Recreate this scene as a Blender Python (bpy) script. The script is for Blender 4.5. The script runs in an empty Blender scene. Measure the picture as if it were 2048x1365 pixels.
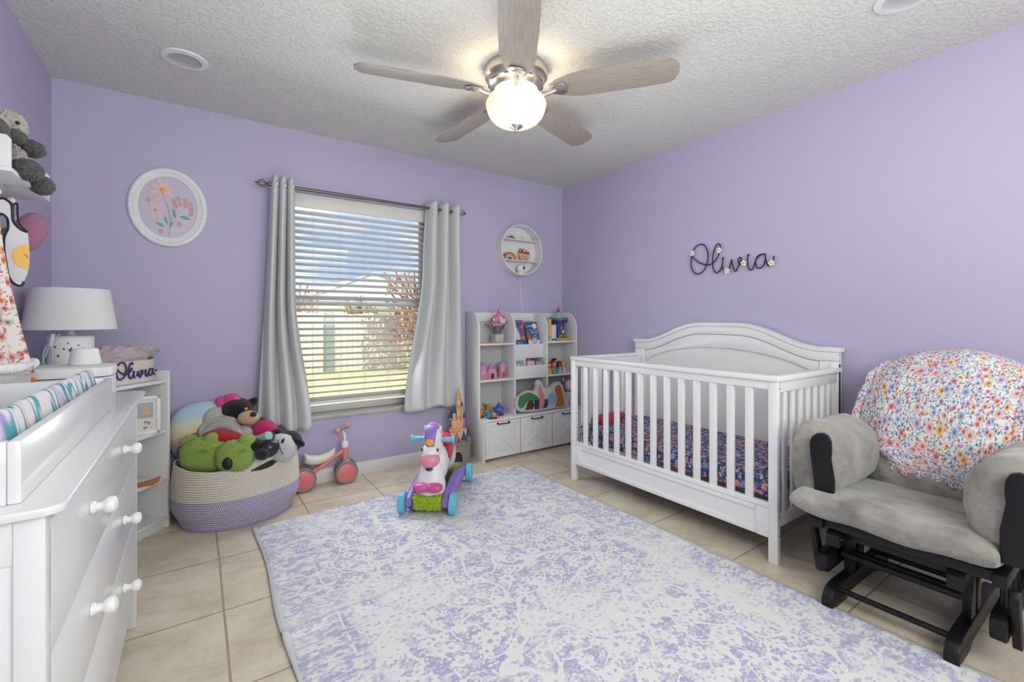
import bpy, bmesh, math, random
from mathutils import Vector, Matrix, Euler, noise
PI = math.pi
C = bpy.context.scene.collection
SC = bpy.context.scene
R = random.Random(7)

# ---------------------------------------------------------------- camera, world, lights, exposure
cam = bpy.data.objects.new('camera', bpy.data.cameras.new('camera'))
C.objects.link(cam)
cam.data.sensor_width = 36
cam.data.lens = 909.3 / 2048 * 36
cam.data.shift_y = -(682.5 - 639.3) / 2048
cam.data.clip_start = 0.02
cam.location = (0, 0, 1.1446)
cam.rotation_euler = (PI / 2, 0, -0.6074)
SC.camera = cam
SC.view_settings.view_transform = 'Standard'
SC.view_settings.look = 'None'
SC.view_settings.gamma = 1
SC.view_settings.use_curve_mapping = False
SC.view_settings.exposure = 0.12

H = 2.44; XL = -.634; XR = 2.964; YB = 3.399; YF = -1.1

def area(name, loc, target, sx, sy, power, col=(1, 1, 1)):
    l = bpy.data.lights.new(name, 'AREA'); l.shape = 'RECTANGLE'; l.size = sx; l.size_y = sy
    l.energy = power; l.color = col
    o = bpy.data.objects.new(name, l); C.objects.link(o); o.location = loc
    o.rotation_euler = (Vector(target) - Vector(loc)).to_track_quat('-Z', 'Y').to_euler()
    return o
# unseen fills added behind the camera and aimed up at the ceiling; window daylight
area('rear_fill', (.95, -.95, 1.7), (1.25, 3.4, 1.15), 2.4, 1.3, 52, (.965, 1, .91))
area('uplight_fill', (.95, .6, 1.22), (.95, .8, 2.44), 1.9, 2.5, 15, (.965, 1, .92))
area('window_daylight', (1.03, 3.12, 1.3), (1.1, 1.0, .6), .6, 1.2, 12, (.93, .97, 1))
sun = bpy.data.objects.new('sun', bpy.data.lights.new('sun', 'SUN')); C.objects.link(sun)
sun.data.energy = 3.4; sun.data.angle = .01; sun.data.color = (1, .96, .88)
sun.rotation_euler = Vector((-.35, 1, -.95)).to_track_quat('-Z', 'Y').to_euler()

world = bpy.data.worlds.new('sky'); SC.world = world; world.use_nodes = True
nt = world.node_tree; N = nt.nodes; L = nt.links; N.clear()
out = N.new('ShaderNodeOutputWorld'); bg = N.new('ShaderNodeBackground')
tc = N.new('ShaderNodeTexCoord'); mp = N.new('ShaderNodeMapping')
mp.inputs['Scale'].default_value = (1.1, 1.1, 3.2); mp.inputs['Location'].default_value = (.33, .1, .22)
nz = N.new('ShaderNodeTexNoise'); nz.inputs['Scale'].default_value = 2.1; nz.inputs['Detail'].default_value = 6
cr = N.new('ShaderNodeValToRGB'); cr.color_ramp.elements[0].position = .40; cr.color_ramp.elements[1].position = .50
cr.color_ramp.elements[0].color = (.40, .58, 1, 1); cr.color_ramp.elements[1].color = (1, 1, 1.05, 1)
L.new(tc.outputs['Generated'], mp.inputs[0]); L.new(mp.outputs[0], nz.inputs['Vector'])
L.new(nz.outputs['Fac'], cr.inputs[0]); L.new(cr.outputs[0], bg.inputs['Color'])
bg.inputs['Strength'].default_value = 1.1
L.new(bg.outputs[0], out.inputs[0])

# ---------------------------------------------------------------- materials
def lin(c):
    return tuple(((x / 12.92) if x <= .04045 else ((x + .055) / 1.055) ** 2.4) for x in c)
def hx(s):
    return lin(tuple(int(s[i:i + 2], 16) / 255 for i in (0, 2, 4)))
class NT:
    def __init__(s, name):
        s.m = bpy.data.materials.new(name); s.m.use_nodes = True
        s.t = s.m.node_tree; s.b = s.t.nodes['Principled BSDF']; s.out = s.t.nodes['Material Output']
    def n(s, typ, **k):
        x = s.t.nodes.new(typ)
        for a, v in k.items(): setattr(x, a, v)
        return x
    def put(s, sock, v):
        if isinstance(v, bpy.types.NodeSocket): s.t.links.new(v, sock)
        else:
            if sock.type == 'RGBA' and len(v) == 3: v = tuple(v) + (1,)
            sock.default_value = v
    def math(s, op, a, b=0., c=0.):
        x = s.n('ShaderNodeMath', operation=op)
        for i, v in enumerate((a, b, c)): s.put(x.inputs[i], v)
        return x.outputs[0]
    def vmath(s, op, a, b):
        x = s.n('ShaderNodeVectorMath', operation=op); s.put(x.inputs[0], a); s.put(x.inputs[1], b)
        return x.outputs[0]
    def scale(s, v, k):
        x = s.n('ShaderNodeVectorMath', operation='SCALE'); s.put(x.inputs[0], v); x.inputs['Scale'].default_value = k
        return x.outputs[0]
    def coord(s, k='Object'):
        return s.n('ShaderNodeTexCoord').outputs[k]
    def noise(s, vec, scale, detail=3., rough=.5, out='Fac'):
        x = s.n('ShaderNodeTexNoise'); s.put(x.inputs['Vector'], vec); x.inputs['Scale'].default_value = scale
        x.inputs['Detail'].default_value = detail; x.inputs['Roughness'].default_value = rough
        return x.outputs[out]
    def mix(s, f, a, b):
        x = s.n('ShaderNodeMix', data_type='RGBA'); s.put(x.inputs[0], f); s.put(x.inputs[6], a); s.put(x.inputs[7], b)
        return x.outputs[2]
    def ramp(s, f, stops, interp='LINEAR'):
        x = s.n('ShaderNodeValToRGB'); r = x.color_ramp; r.interpolation = interp
        while len(r.elements) < len(stops): r.elements.new(.5)
        for e, (p, c) in zip(r.elements, stops): e.position = p; e.color = tuple(c) + (1,)
        s.put(x.inputs[0], f); return x.outputs[0]
    def step(s, v, a, b):
        x = s.n('ShaderNodeMapRange', interpolation_type='SMOOTHSTEP'); s.put(x.inputs[0], v)
        x.inputs[1].default_value = a; x.inputs[2].default_value = b; return x.outputs[0]
    def bump(s, h, strength=.3, dist=.01):
        x = s.n('ShaderNodeBump'); x.inputs['Strength'].default_value = strength; x.inputs['Distance'].default_value = dist
        s.put(x.inputs['Height'], h); s.put(s.b.inputs['Normal'], x.outputs[0])
    def set(s, col, rough=.5, metal=0., spec=.5):
        s.put(s.b.inputs['Base Color'], col); s.b.inputs['Roughness'].default_value = rough
        s.b.inputs['Metallic'].default_value = metal; s.b.inputs['Specular IOR Level'].default_value = spec
        return s
    # scattered flowers (petals>1) or leaves (petals==1): returns colour, mask
    def flowers(s, vec, sc, base, palette, petals=5, size=.34, keep=.8, seed=0., centre=None, soft=.03):
        v = s.vmath('ADD', s.scale(vec, sc), (seed, seed * .7, 0))
        vo = s.n('ShaderNodeTexVoronoi', voronoi_dimensions='2D'); vo.inputs['Scale'].default_value = 1
        s.put(vo.inputs['Vector'], v); vo.inputs['Randomness'].default_value = .85
        rnd = s.n('ShaderNodeSeparateColor'); s.put(rnd.inputs[0], vo.outputs['Color'])
        d = s.n('ShaderNodeSeparateXYZ'); s.put(d.inputs[0], s.vmath('SUBTRACT', v, vo.outputs['Position']))
        ang = s.math('ADD', s.math('ARCTAN2', d.outputs[1], d.outputs[0]), s.math('MULTIPLY', rnd.outputs[0], 6.28))
        r = s.math('SQRT', s.math('ADD', s.math('MULTIPLY', d.outputs[0], d.outputs[0]), s.math('MULTIPLY', d.outputs[1], d.outputs[1])))
        if petals > 1:
            pr = s.math('MULTIPLY_ADD', s.math('ABSOLUTE', s.math('COSINE', s.math('MULTIPLY', ang, petals / 2))), .42, .62)
        else:
            pr = s.math('POWER', s.math('ABSOLUTE', s.math('COSINE', ang)), 5.)
        pr = s.math('MULTIPLY', pr, s.math('MULTIPLY_ADD', rnd.outputs[1], size * .5, size * .6))
        q = s.math('SUBTRACT', pr, r)
        mask = s.step(q, 0, soft)
        mask = s.math('MULTIPLY', mask, s.math('LESS_THAN', rnd.outputs[1], keep))
        col = s.ramp(rnd.outputs[2], [(i / len(palette), c) for i, c in enumerate(palette)], 'CONSTANT') if len(palette) > 1 else palette[0]
        if petals > 1:
            shade = s.math('DIVIDE', r, size)
            if len(palette) > 1: col = s.mix(s.math('MULTIPLY', s.step(shade, .1, 1), .35), col, (1, 1, 1))
            if centre: col = s.mix(s.step(s.math('DIVIDE', r, size), .3, .2), col, centre)
        return s.mix(mask, base, col), mask

def simple(name, col, rough=.5, metal=0., spec=.5, bump=None, vary=0.):
    m = NT(name)
    c = hx(col) if isinstance(col, str) else col
    if vary:
        n = m.noise(m.coord(), 6, 4)
        c = m.mix(n, tuple(x * (1 - vary) for x in c), tuple(min(1, x * (1 + vary)) for x in c))
    m.set(c, rough, metal, spec)
    if bump: m.bump(m.noise(m.coord(), bump[0], 4, .6), bump[1], bump[2] if len(bump) > 2 else .003)
    return m.m

M = {}
M['wall'] = simple('lavender_paint', (.50, .455, .64), .55, spec=.3, bump=(160, .12, .001))
def _ceil():
    m = NT('textured_ceiling'); v = m.coord()
    n1 = m.noise(v, 60, 5, .65); vo = m.n('ShaderNodeTexVoronoi', feature='SMOOTH_F1'); vo.inputs['Scale'].default_value = 55
    m.put(vo.inputs['Vector'], m.mix(.08, v, m.noise(v, 30, 2, out='Color')))
    n2 = m.step(m.noise(v, 42, 4, .6), .47, .56); h = m.math('ADD', m.math('MULTIPLY', n1, .5), m.math('ADD', n2, m.math('MULTIPLY', vo.outputs['Distance'], .4)))
    m.set(hx('dddcd9'), .9, spec=.1); m.bump(h, .5, .008); return m.m
M['ceiling'] = _ceil()
def _tile():
    m = NT('beige_floor_tile'); v = m.coord(); s = m.n('ShaderNodeSeparateXYZ'); m.put(s.inputs[0], v)
    n0 = m.noise(v, 2.2, 1)
    wob = m.math('MULTIPLY', m.math('SUBTRACT', n0, .5), .006)
    fx = m.math('FRACT', m.math('DIVIDE', m.math('ADD', m.math('SUBTRACT', s.outputs[0], .0895 - 10 * .457), wob), .457))
    fy = m.math('FRACT', m.math('DIVIDE', m.math('ADD', m.math('SUBTRACT', s.outputs[1], 2.580 - 20 * .468), wob), .468))
    e = lambda f: m.math('MINIMUM', f, m.math('SUBTRACT', 1., f))
    g = m.math('MINIMUM', e(fx), e(fy)); grout = m.step(g, .0105, .0065)
    st = m.scale(v, 1.)
    mp = m.n('ShaderNodeMapping'); m.put(mp.inputs[0], v); mp.inputs['Scale'].default_value = (1, 1.4, 1); mp.inputs['Rotation'].default_value = (0, 0, .5)
    a = m.noise(mp.outputs[0], 4.2, 6, .62); b = m.noise(v, 26, 5, .7)
    c = m.ramp(m.math('MULTIPLY_ADD', b, .3, m.math('MULTIPLY', a, .75)), [(.3, hx('b3a48c')), (.46, hx('c9bca7')), (.58, hx('d5cab7')), (.75, hx('dcd4c6'))])
    c = m.mix(grout, c, m.mix(m.noise(v, 40, 3), hx('9c8a72'), hx('b3a189')))
    m.set(c, .38, spec=.4); m.b.inputs['Roughness'].default_value = .36
    m.bump(m.math('MULTIPLY_ADD', grout, -1., m.math('MULTIPLY', b, .15)), .5, .004); return m.m
M['tile'] = _tile()
M['trim'] = simple('white_trim_paint', 'dedcd8', .4, spec=.4)
M['white'] = simple('white_lacquer', (.82, .82, .825), .3, spec=.5)
M['white2'] = simple('white_melamine', (.76, .76, .77), .4, spec=.4)
M['dresserw'] = simple('white_dresser_paint', (.74, .745, .76), .22, spec=.5)
M['plate'] = simple('white_plastic', (.8, .8, .8), .45)
M['black'] = simple('black_painted_wood', (.007, .007, .009), .38, spec=.35)
M['blackmetal'] = simple('black_metal', (.01, .01, .01), .35, spec=.5)
M['nickel'] = simple('brushed_nickel', (.62, .59, .55), .28, 1., bump=(200, .05, .001))
M['rod'] = simple('bronze_rod', (.17, .16, .145), .35, .8)
M['chrome'] = simple('chrome', (.8, .8, .8), .15, 1.)
M['grout'] = simple('marble_sill', 'b9b6b0', .3, vary=.25)
M['linen'] = simple('cream_rope', 'd8d0c6', .9, bump=(300, .2))
def _wood_grey():
    m = NT('grey_oak_blade'); v = m.coord('UV')
    mp = m.n('ShaderNodeMapping'); m.put(mp.inputs[0], v); mp.inputs['Scale'].default_value = (4, 70, 1)
    n = m.noise(mp.outputs[0], 2.2, 6, .65)
    m.set(m.ramp(n, [(.3, hx('8d847d')), (.5, hx('9d948d')), (.7, hx('aba29b'))]), .45, spec=.4); return m.m
M['blade'] = _wood_grey()
def _curtain():
    m = NT('white_curtain_cloth'); m.set((.70, .715, .725), .75, spec=.2)
    m.b.inputs['Sheen Weight'].default_value = .2
    tr = m.n('ShaderNodeBsdfTranslucent'); tr.inputs[0].default_value = (.8, .82, .85, 1)
    mx = m.n('ShaderNodeMixShader'); mx.inputs[0].default_value = .12
    m.t.links.new(m.b.outputs[0], mx.inputs[1]); m.t.links.new(tr.outputs[0], mx.inputs[2]); m.t.links.new(mx.outputs[0], m.out.inputs[0])
    m.bump(m.noise(m.coord(), 35, 3), .12, .01)
    return m.m
M['curtain'] = _curtain()
M['blind'] = simple('white_blind_slat', (.80, .85, .85), .4)
def _glass(name, col=(1, 1, 1), fac=.12):
    m = NT(name); tr = m.n('ShaderNodeBsdfTransparent'); tr.inputs[0].default_value = tuple(col) + (1,)
    gl = m.n('ShaderNodeBsdfGlossy'); gl.inputs['Roughness'].default_value = .03
    fr = m.n('ShaderNodeFresnel'); fr.inputs[0].default_value = 1.45
    mx = m.n('ShaderNodeMixShader'); m.t.links.new(fr.outputs[0], mx.inputs[0])
    m.t.links.new(tr.outputs[0], mx.inputs[1]); m.t.links.new(gl.outputs[0], mx.inputs[2]); m.t.links.new(mx.outputs[0], m.out.inputs[0]); return m.m
M['glass'] = _glass('window_glass')
def _globe():
    m = NT('frosted_lamp_glass'); m.set((.80, .76, .66), .35)
    m.b.inputs['Emission Color'].default_value = (1, .80, .52, 1); m.b.inputs['Emission Strength'].default_value = .42
    tr = m.n('ShaderNodeBsdfTranslucent'); tr.inputs[0].default_value = (1, .93, .8, 1)
    mx = m.n('ShaderNodeMixShader'); mx.inputs[0].default_value = .018
    m.t.links.new(m.b.outputs[0], mx.inputs[1]); m.t.links.new(tr.outputs[0], mx.inputs[2]); m.t.links.new(mx.outputs[0], m.out.inputs[0]); return m.m
M['globe'] = _globe()
def _rug():
    m = NT('lavender_floral_rug'); v = m.coord(); lil = hx('aeaacb'); wht = hx('dfe0df')
    w = m.vmath('ADD', v, m.scale(m.vmath('SUBTRACT', m.noise(v, 3.2, 2, out='Color'), (.5, .5, .5)), .09))
    mp = m.n('ShaderNodeMapping'); m.put(mp.inputs[0], v); mp.inputs['Scale'].default_value = (1, 1.7, 1)
    fine = m.noise(mp.outputs[0], 42, 4, .7); mid = m.noise(mp.outputs[0], 13, 4, .7); big = m.noise(v, 2.0, 3, .6)
    base = m.mix(m.step(m.math('ADD', m.math('MULTIPLY', fine, .5), m.math('MULTIPLY', mid, .5)), .47, .53), lil, wht)
    c, k1 = m.flowers(w, 13, lil, [wht], 5, .44, .97, 0, hx('b5b0cf'), .04)
    c, k2 = m.flowers(w, 27, c, [wht], 1, .60, .85, 3.3, None, .04)
    vn = m.noise(v, 3.1, 1, .4); vine = m.step(m.math('ABSOLUTE', m.math('SUBTRACT', vn, .5)), .013, .008)
    vn2 = m.noise(m.vmath('ADD', v, (7, 3, 0)), 4.2, 1, .4); vine2 = m.step(m.math('ABSOLUTE', m.math('SUBTRACT', vn2, .5)), .012, .007)
    c = m.mix(m.math('MAXIMUM', vine, vine2), c, wht)
    c, _ = m.flowers(w, 7.0, c, [wht], 6, .34, .6, 9.1, hx('b4aed0'), .03)
    wear = m.step(m.math('ADD', m.math('MULTIPLY', big, .75), m.math('MULTIPLY', fine, .25)), .49, .62)
    spk = m.noise(mp.outputs[0], 75, 3, .7); speck = m.step(m.math('ADD', m.math('MULTIPLY', spk, .6), m.math('MULTIPLY', mid, .4)), .49, .53)
    c = m.mix(m.math('MULTIPLY', speck, .7), c, wht)
    c = m.mix(m.math('MULTIPLY', wear, m.step(fine, .36, .52)), c, wht)
    # border on three sides, more ground speckle there
    s = m.n('ShaderNodeSeparateXYZ'); m.put(s.inputs[0], v)
    ed = m.math('MINIMUM', m.math('SUBTRACT', .91, m.math('ABSOLUTE', s.outputs[0])), m.math('SUBTRACT', 1.37, m.math('ABSOLUTE', s.outputs[1])))
    c = m.mix(m.math('MULTIPLY', m.step(ed, .27, .2), .75), c, m.mix(m.math('MULTIPLY', wear, .6), base, wht))
    for p, wd in ((.19, .007), (.26, .004)):
        dots = m.step(m.math('ABSOLUTE', m.math('SUBTRACT', ed, p)), wd, wd * .4)
        c = m.mix(m.math('MULTIPLY', dots, m.step(m.noise(v, 55, 1), .42, .5)), c, wht)
    c = m.mix(m.step(ed, .02, .012), c, wht)
    m.set(c, .95, spec=.1); m.bump(m.noise(v, 260, 2), .25, .002); return m.m
M['rug'] = _rug()
M['rugback'] = simple('rug_edge', '9c9a96', .9)
def _bl():
    m = NT('watercolour_floral_cotton'); v0 = m.coord('UV'); v = m.vmath('ADD', v0, m.scale(m.vmath('SUBTRACT', m.noise(v0, 14, 2, out='Color'), (.5, .5, .5)), .02)); base = hx('dfdedd')
    c, _ = m.flowers(v, 62, base, [hx('6d93b5'), hx('8aa9c6'), hx('7f98a8'), hx('c98b99')], 1, .6, .95, 5)
    c, _ = m.flowers(v, 48, c, [hx('6a8c8c'), hx('5d84ad'), hx('8f9fc4')], 1, .7, .8, 2)
    c, _ = m.flowers(v, 40, c, [hx('d98f86'), hx('7e9cc4'), hx('e0a069'), hx('b56a86'), hx('93b2d0')], 5, .4, .75, 7, hx('8c5a5a'))
    c, _ = m.flowers(v, 26, c, [hx('c98f96'), hx('8fa9c9'), hx('d9a06a'), hx('a98bb8')], 5, .42, .7, 11, hx('8c5a5a'))
    c, _ = m.flowers(v, 16, c, [hx('d9a441'), hx('c4698a'), hx('a3a0cc'), hx('dd9a9d'), hx('7ba3cc'), hx('e29a9a'), hx('cdaaa2')], 5, .36, .85, 1, hx('a8685c'))
    m.set(c, .9, spec=.1); m.bump(m.noise(m.coord(), 220, 2), .15, .002); return m.m
M['floral'] = _bl()
def _sheet():
    m = NT('navy_floral_sheet'); v = m.coord('UV'); base = m.mix(m.noise(v, 9, 3), hx('2f4468'), hx('44597c'))
    c, _ = m.flowers(v, 70, base, [hx('7f9ac0'), hx('4c6f95'), hx('9aa59b'), hx('b58cc0')], 1, .66, .95, 5)
    c, _ = m.flowers(v, 44, c, [hx('c06e9c'), hx('d77e35'), hx('6b8cc4'), hx('b9a3d6')], 5, .42, .85, 3, hx('e3b15a'))
    c, _ = m.flowers(v, 22, c, [hx('c16aa8'), hx('d9772e'), hx('4c78ad'), hx('a597d8'), hx('d67a9a')], 6, .42, .75, 1, hx('e9c07a'))
    m.set(c, .85, spec=.15); return m.m
M['sheet'] = _sheet()
def _pad():
    m = NT('watercolour_feather_cotton'); v = m.coord('UV')
    mp = m.n('ShaderNodeMapping'); m.put(mp.inputs[0], v); mp.inputs['Scale'].default_value = (1.6, 3.0, 1); mp.inputs['Rotation'].default_value = (0, 0, .5)
    n = m.noise(mp.outputs[0], 3.2, 2, .45); n2 = m.noise(m.vmath('ADD', mp.outputs[0], (4, 9, 0)), 3.6, 2, .4); n3 = m.noise(m.vmath('ADD', mp.outputs[0], (14, 2, 0)), 4.2, 2, .4)
    wht = hx('e4e1e6')
    c = m.mix(m.step(n, .55, .68), wht, hx('a596d2')); c = m.mix(m.step(n, .66, .74), c, hx('7a63a8'))
    c = m.mix(m.step(m.math('ABSOLUTE', m.math('SUBTRACT', n2, .5)), .022, .006), c, hx('5fa6b2'))
    c = m.mix(m.step(m.math('ABSOLUTE', m.math('SUBTRACT', n2, .57)), .02, .004), c, hx('4f9aa8'))
    c = m.mix(m.step(n3, .66, .70), c, hx('e0a54a')); c = m.mix(m.step(n3, .36, .28), c, hx('d9b8dc'))
    m.set(c, .8, spec=.15); return m.m
M['pad'] = _pad()
def _dressfab():
    m = NT('coral_floral_muslin'); v = m.coord('UV')
    c, _ = m.flowers(v, 26, hx('e3ddd8'), [hx('c77b6d'), hx('d98e5c'), hx('c4888c'), hx('9fb6a0')], 6, .5, .95, 1, hx('b05a4a'))
    c, _ = m.flowers(v, 45, c, [hx('cf8f86'), hx('b97068')], 1, .6, .7, 4)
    m.set(c, .9, spec=.1); return m.m
M['muslin'] = _dressfab()
def _multi():
    m = NT('multicolour_print_cloth'); v = m.coord('UV')
    c, _ = m.flowers(v, 50, hx('4c5a52'), [hx('c23a35'), hx('d8b23e'), hx('4f86a0'), hx('c9cfc4'), hx('2f3d3a')], 4, .55, .98, 1)
    m.set(c, .85, spec=.1); return m.m
M['multi'] = _multi()
def _basket():
    m = NT('coiled_rope_basket'); v = m.coord(); s = m.n('ShaderNodeSeparateXYZ'); m.put(s.inputs[0], v)
    z = s.outputs[2]; ang = m.math('ARCTAN2', s.outputs[1], s.outputs[0])
    row = m.math('MULTIPLY', z, 1 / .0125)
    st = m.math('SINE', m.math('ADD', m.math('MULTIPLY', ang, 170.), m.math('MULTIPLY', m.math('FLOOR', row), 2.1)))
    hump = m.math('ABSOLUTE', m.math('SINE', m.math('MULTIPLY', row, PI)))
    low = m.mix(m.step(st, -.1, .5), hx('9d95bd'), hx('d8d2e0'))
    c = m.mix(m.step(z, .168, .170), low, hx('e4dbcf'))
    m.set(c, .95, spec=.05); m.bump(m.math('ADD', hump, m.math('MULTIPLY', st, .15)), .8, .006); return m.m
M['basket'] = _basket()
def plush(name, col, vary=.18):
    m = NT(name); n = m.noise(m.coord(), 90, 3, .7); c = hx(col)
    m.set(m.mix(n, tuple(x * (1 - vary) for x in c), tuple(min(1, x * (1 + vary)) for x in c)), .95, spec=.08)
    m.b.inputs['Sheen Weight'].default_value = .3
    m.bump(m.noise(m.coord(), 210, 3, .8), .9, .008); return m.m
def _rain():
    m = NT('pastel_rainbow_plush'); s = m.n('ShaderNodeSeparateXYZ'); v = m.coord(); m.put(s.inputs[0], v)
    z = m.math('ADD', s.outputs[2], m.math('MULTIPLY', m.noise(v, 5, 2), .05))
    c = m.ramp(m.math('DIVIDE', z, .40), [(0, hx('b4c0d0')), (.45, hx('b4c6d8')), (.58, hx('d8b3ac')), (.72, hx('ddd3b0')), (.86, hx('d8dcc4')), (1.0, hx('b4cee0'))])
    m.set(c, .9, spec=.1); m.bump(m.noise(v, 80, 3), .3, .004); return m.m
M['rainbow'] = _rain()
P = lambda n, c, r=.4: M.setdefault(n, simple(n, c, r))
for n, c, r in (('toy_white', 'e6e4e6', .3), ('toy_purple', '8f6fc6', .3), ('toy_teal', '6cc0d8', .3), ('toy_pink', 'd0569c', .3), ('toy_lightpink', 'e08da6', .3), ('toy_red', 'd02a4e', .3),
                ('toy_yellow', 'e8b02c', .35), ('toy_green', '8fae1e', .5), ('toy_darkgreen', '5c7a22', .5), ('toy_navy', '27355f', .35), ('ink', '1a1a20', .5), ('sign_rope', '2c2238', .7),
                ('yarn_purple', '46306e', .8), ('flower_white', 'eeeade', .6), ('coral', 'd98b7e', .4), ('coral_disc', 'dc7a7c', .4), ('grey_rubber', '86827c', .6), ('cream_seat', 'e2ddd4', .45), ('tan_pink', 'e0b095', .5), ('gold', 'c79c52', .35),
                ('stone', '8b8581', .6), ('castle_navy', '2b3a69', .4), ('pinkplastic', 'd394b8', .4), ('purpleplastic', 'b292cf', .4), ('wood_light', 'c49a6c', .5), ('wood_mid', 'a8692c', .5), ('sticker_orange', 'e8761e', .5),
                ('leafgreen', '7fa68a', .6), ('petal_pink', 'dbc2cb', .6), ('petal_rose', 'd3a0aa', .6), ('pic_back', 'bdb6cc', .4), ('redplate', 'b01c2c', .35), ('cup_yellow', 'd8a02c', .35), ('cup_blue', '3f95c4', .35),
                ('cup_aqua', '4fb0b4', .35), ('cup_peach', 'e0b070', .35), ('pot_blue', '4a66b0', .35), ('lilac', 'a18ad0', .35), ('aqua_paint', '8fc8cc', .5), ('deep_purple', '4b2a84', .5), ('bronze', '7d6140', .4),
                ('book_purple', '8a5a9a', .5), ('book_blue', '2f5a94', .5), ('book_teal', '4f9a8c', .5), ('book_cream', 'e4dcd4', .5), ('book_yellow', 'd8b868', .5), ('book_white', 'dad8dc', .5),
                ('skin', 'd9a184', .6), ('skin_dark', '8a5a40', .6), ('hair_red', 'b02028', .6), ('hair_dark', '24181a', .6), ('hair_brown', '5a3424', .6), ('dress_yellow', 'e0a42c', .6), ('dress_green', '3fa68c', .6), ('dress_blue', '7bbcc4', .6),
                ('cord_blue', '9fc0c8', .5), ('leather', '8a5a30', .5), ('lav_green', '5f7a5c', .7), ('lav_flower', '6a5fae', .8), ('fence', 'e6dfcb', .8), ('roof_white', 'f0eeea', .8)):
    P(n, c, r)
M['pic_back'] = simple('pale_backing', 'c4bed2', .3)
M['green_plush'] = plush('green_fleece', '9ab854'); M['red_plush'] = plush('red_fleece', 'b8121e'); M['pink_plush'] = plush('magenta_plush', 'd41c70')
M['black_plush'] = plush('black_plush', '101014'); M['white_plush'] = plush('white_plush', 'd9d7d8', .08); M['grey_plush'] = plush('grey_plush', '5f6062', .35)
M['cream_plush'] = plush('cream_plush', 'd0cac2', .1); M['peach_plush'] = plush('peach_felt', 'e2b594', .06); M['mint_plush'] = plush('mint_plush', '9fd0bd', .08)
M['tan_plush'] = plush('tan_plush', 'a87c4c'); M['blush'] = plush('blush_blanket', 'd8c2cc', .08); M['pinkfab'] = plush('pink_cap_cloth', 'b9799c', .1); M['greyring'] = plush('pale_grey_fleece', 'c6c4be', .06)
def _dots():
    m = NT('pink_spotted_satin'); v = m.coord(); vo = m.n('ShaderNodeTexVoronoi'); vo.inputs['Scale'].default_value = 46; vo.inputs['Randomness'].default_value = .4; m.put(vo.inputs['Vector'], v)
    m.set(m.mix(m.step(vo.outputs['Distance'], .22, .16), hx('d84f93'), hx('2a1020')), .4); return m.m
M['dots'] = _dots()
def _suede():
    m = NT('grey_suede_cushion'); v = m.coord(); n = m.noise(v, 7, 4, .6); f = m.noise(v, 60, 4, .7)
    m.set(m.ramp(n, [(.3, hx('75726d')), (.5, hx('94918b')), (.7, hx('aaa7a1'))]), .9, spec=.1); m.b.inputs['Sheen Weight'].default_value = .4
    mp = m.n('ShaderNodeMapping'); m.put(mp.inputs[0], v); mp.inputs['Scale'].default_value = (1.0, .5, 1.0)
    m.bump(m.math('ADD', m.math('MULTIPLY', m.noise(mp.outputs[0], 11, 3, .6), 1.), m.math('MULTIPLY', f, .12)), .55, .03); return m.m
M['suede'] = _suede()
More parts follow.
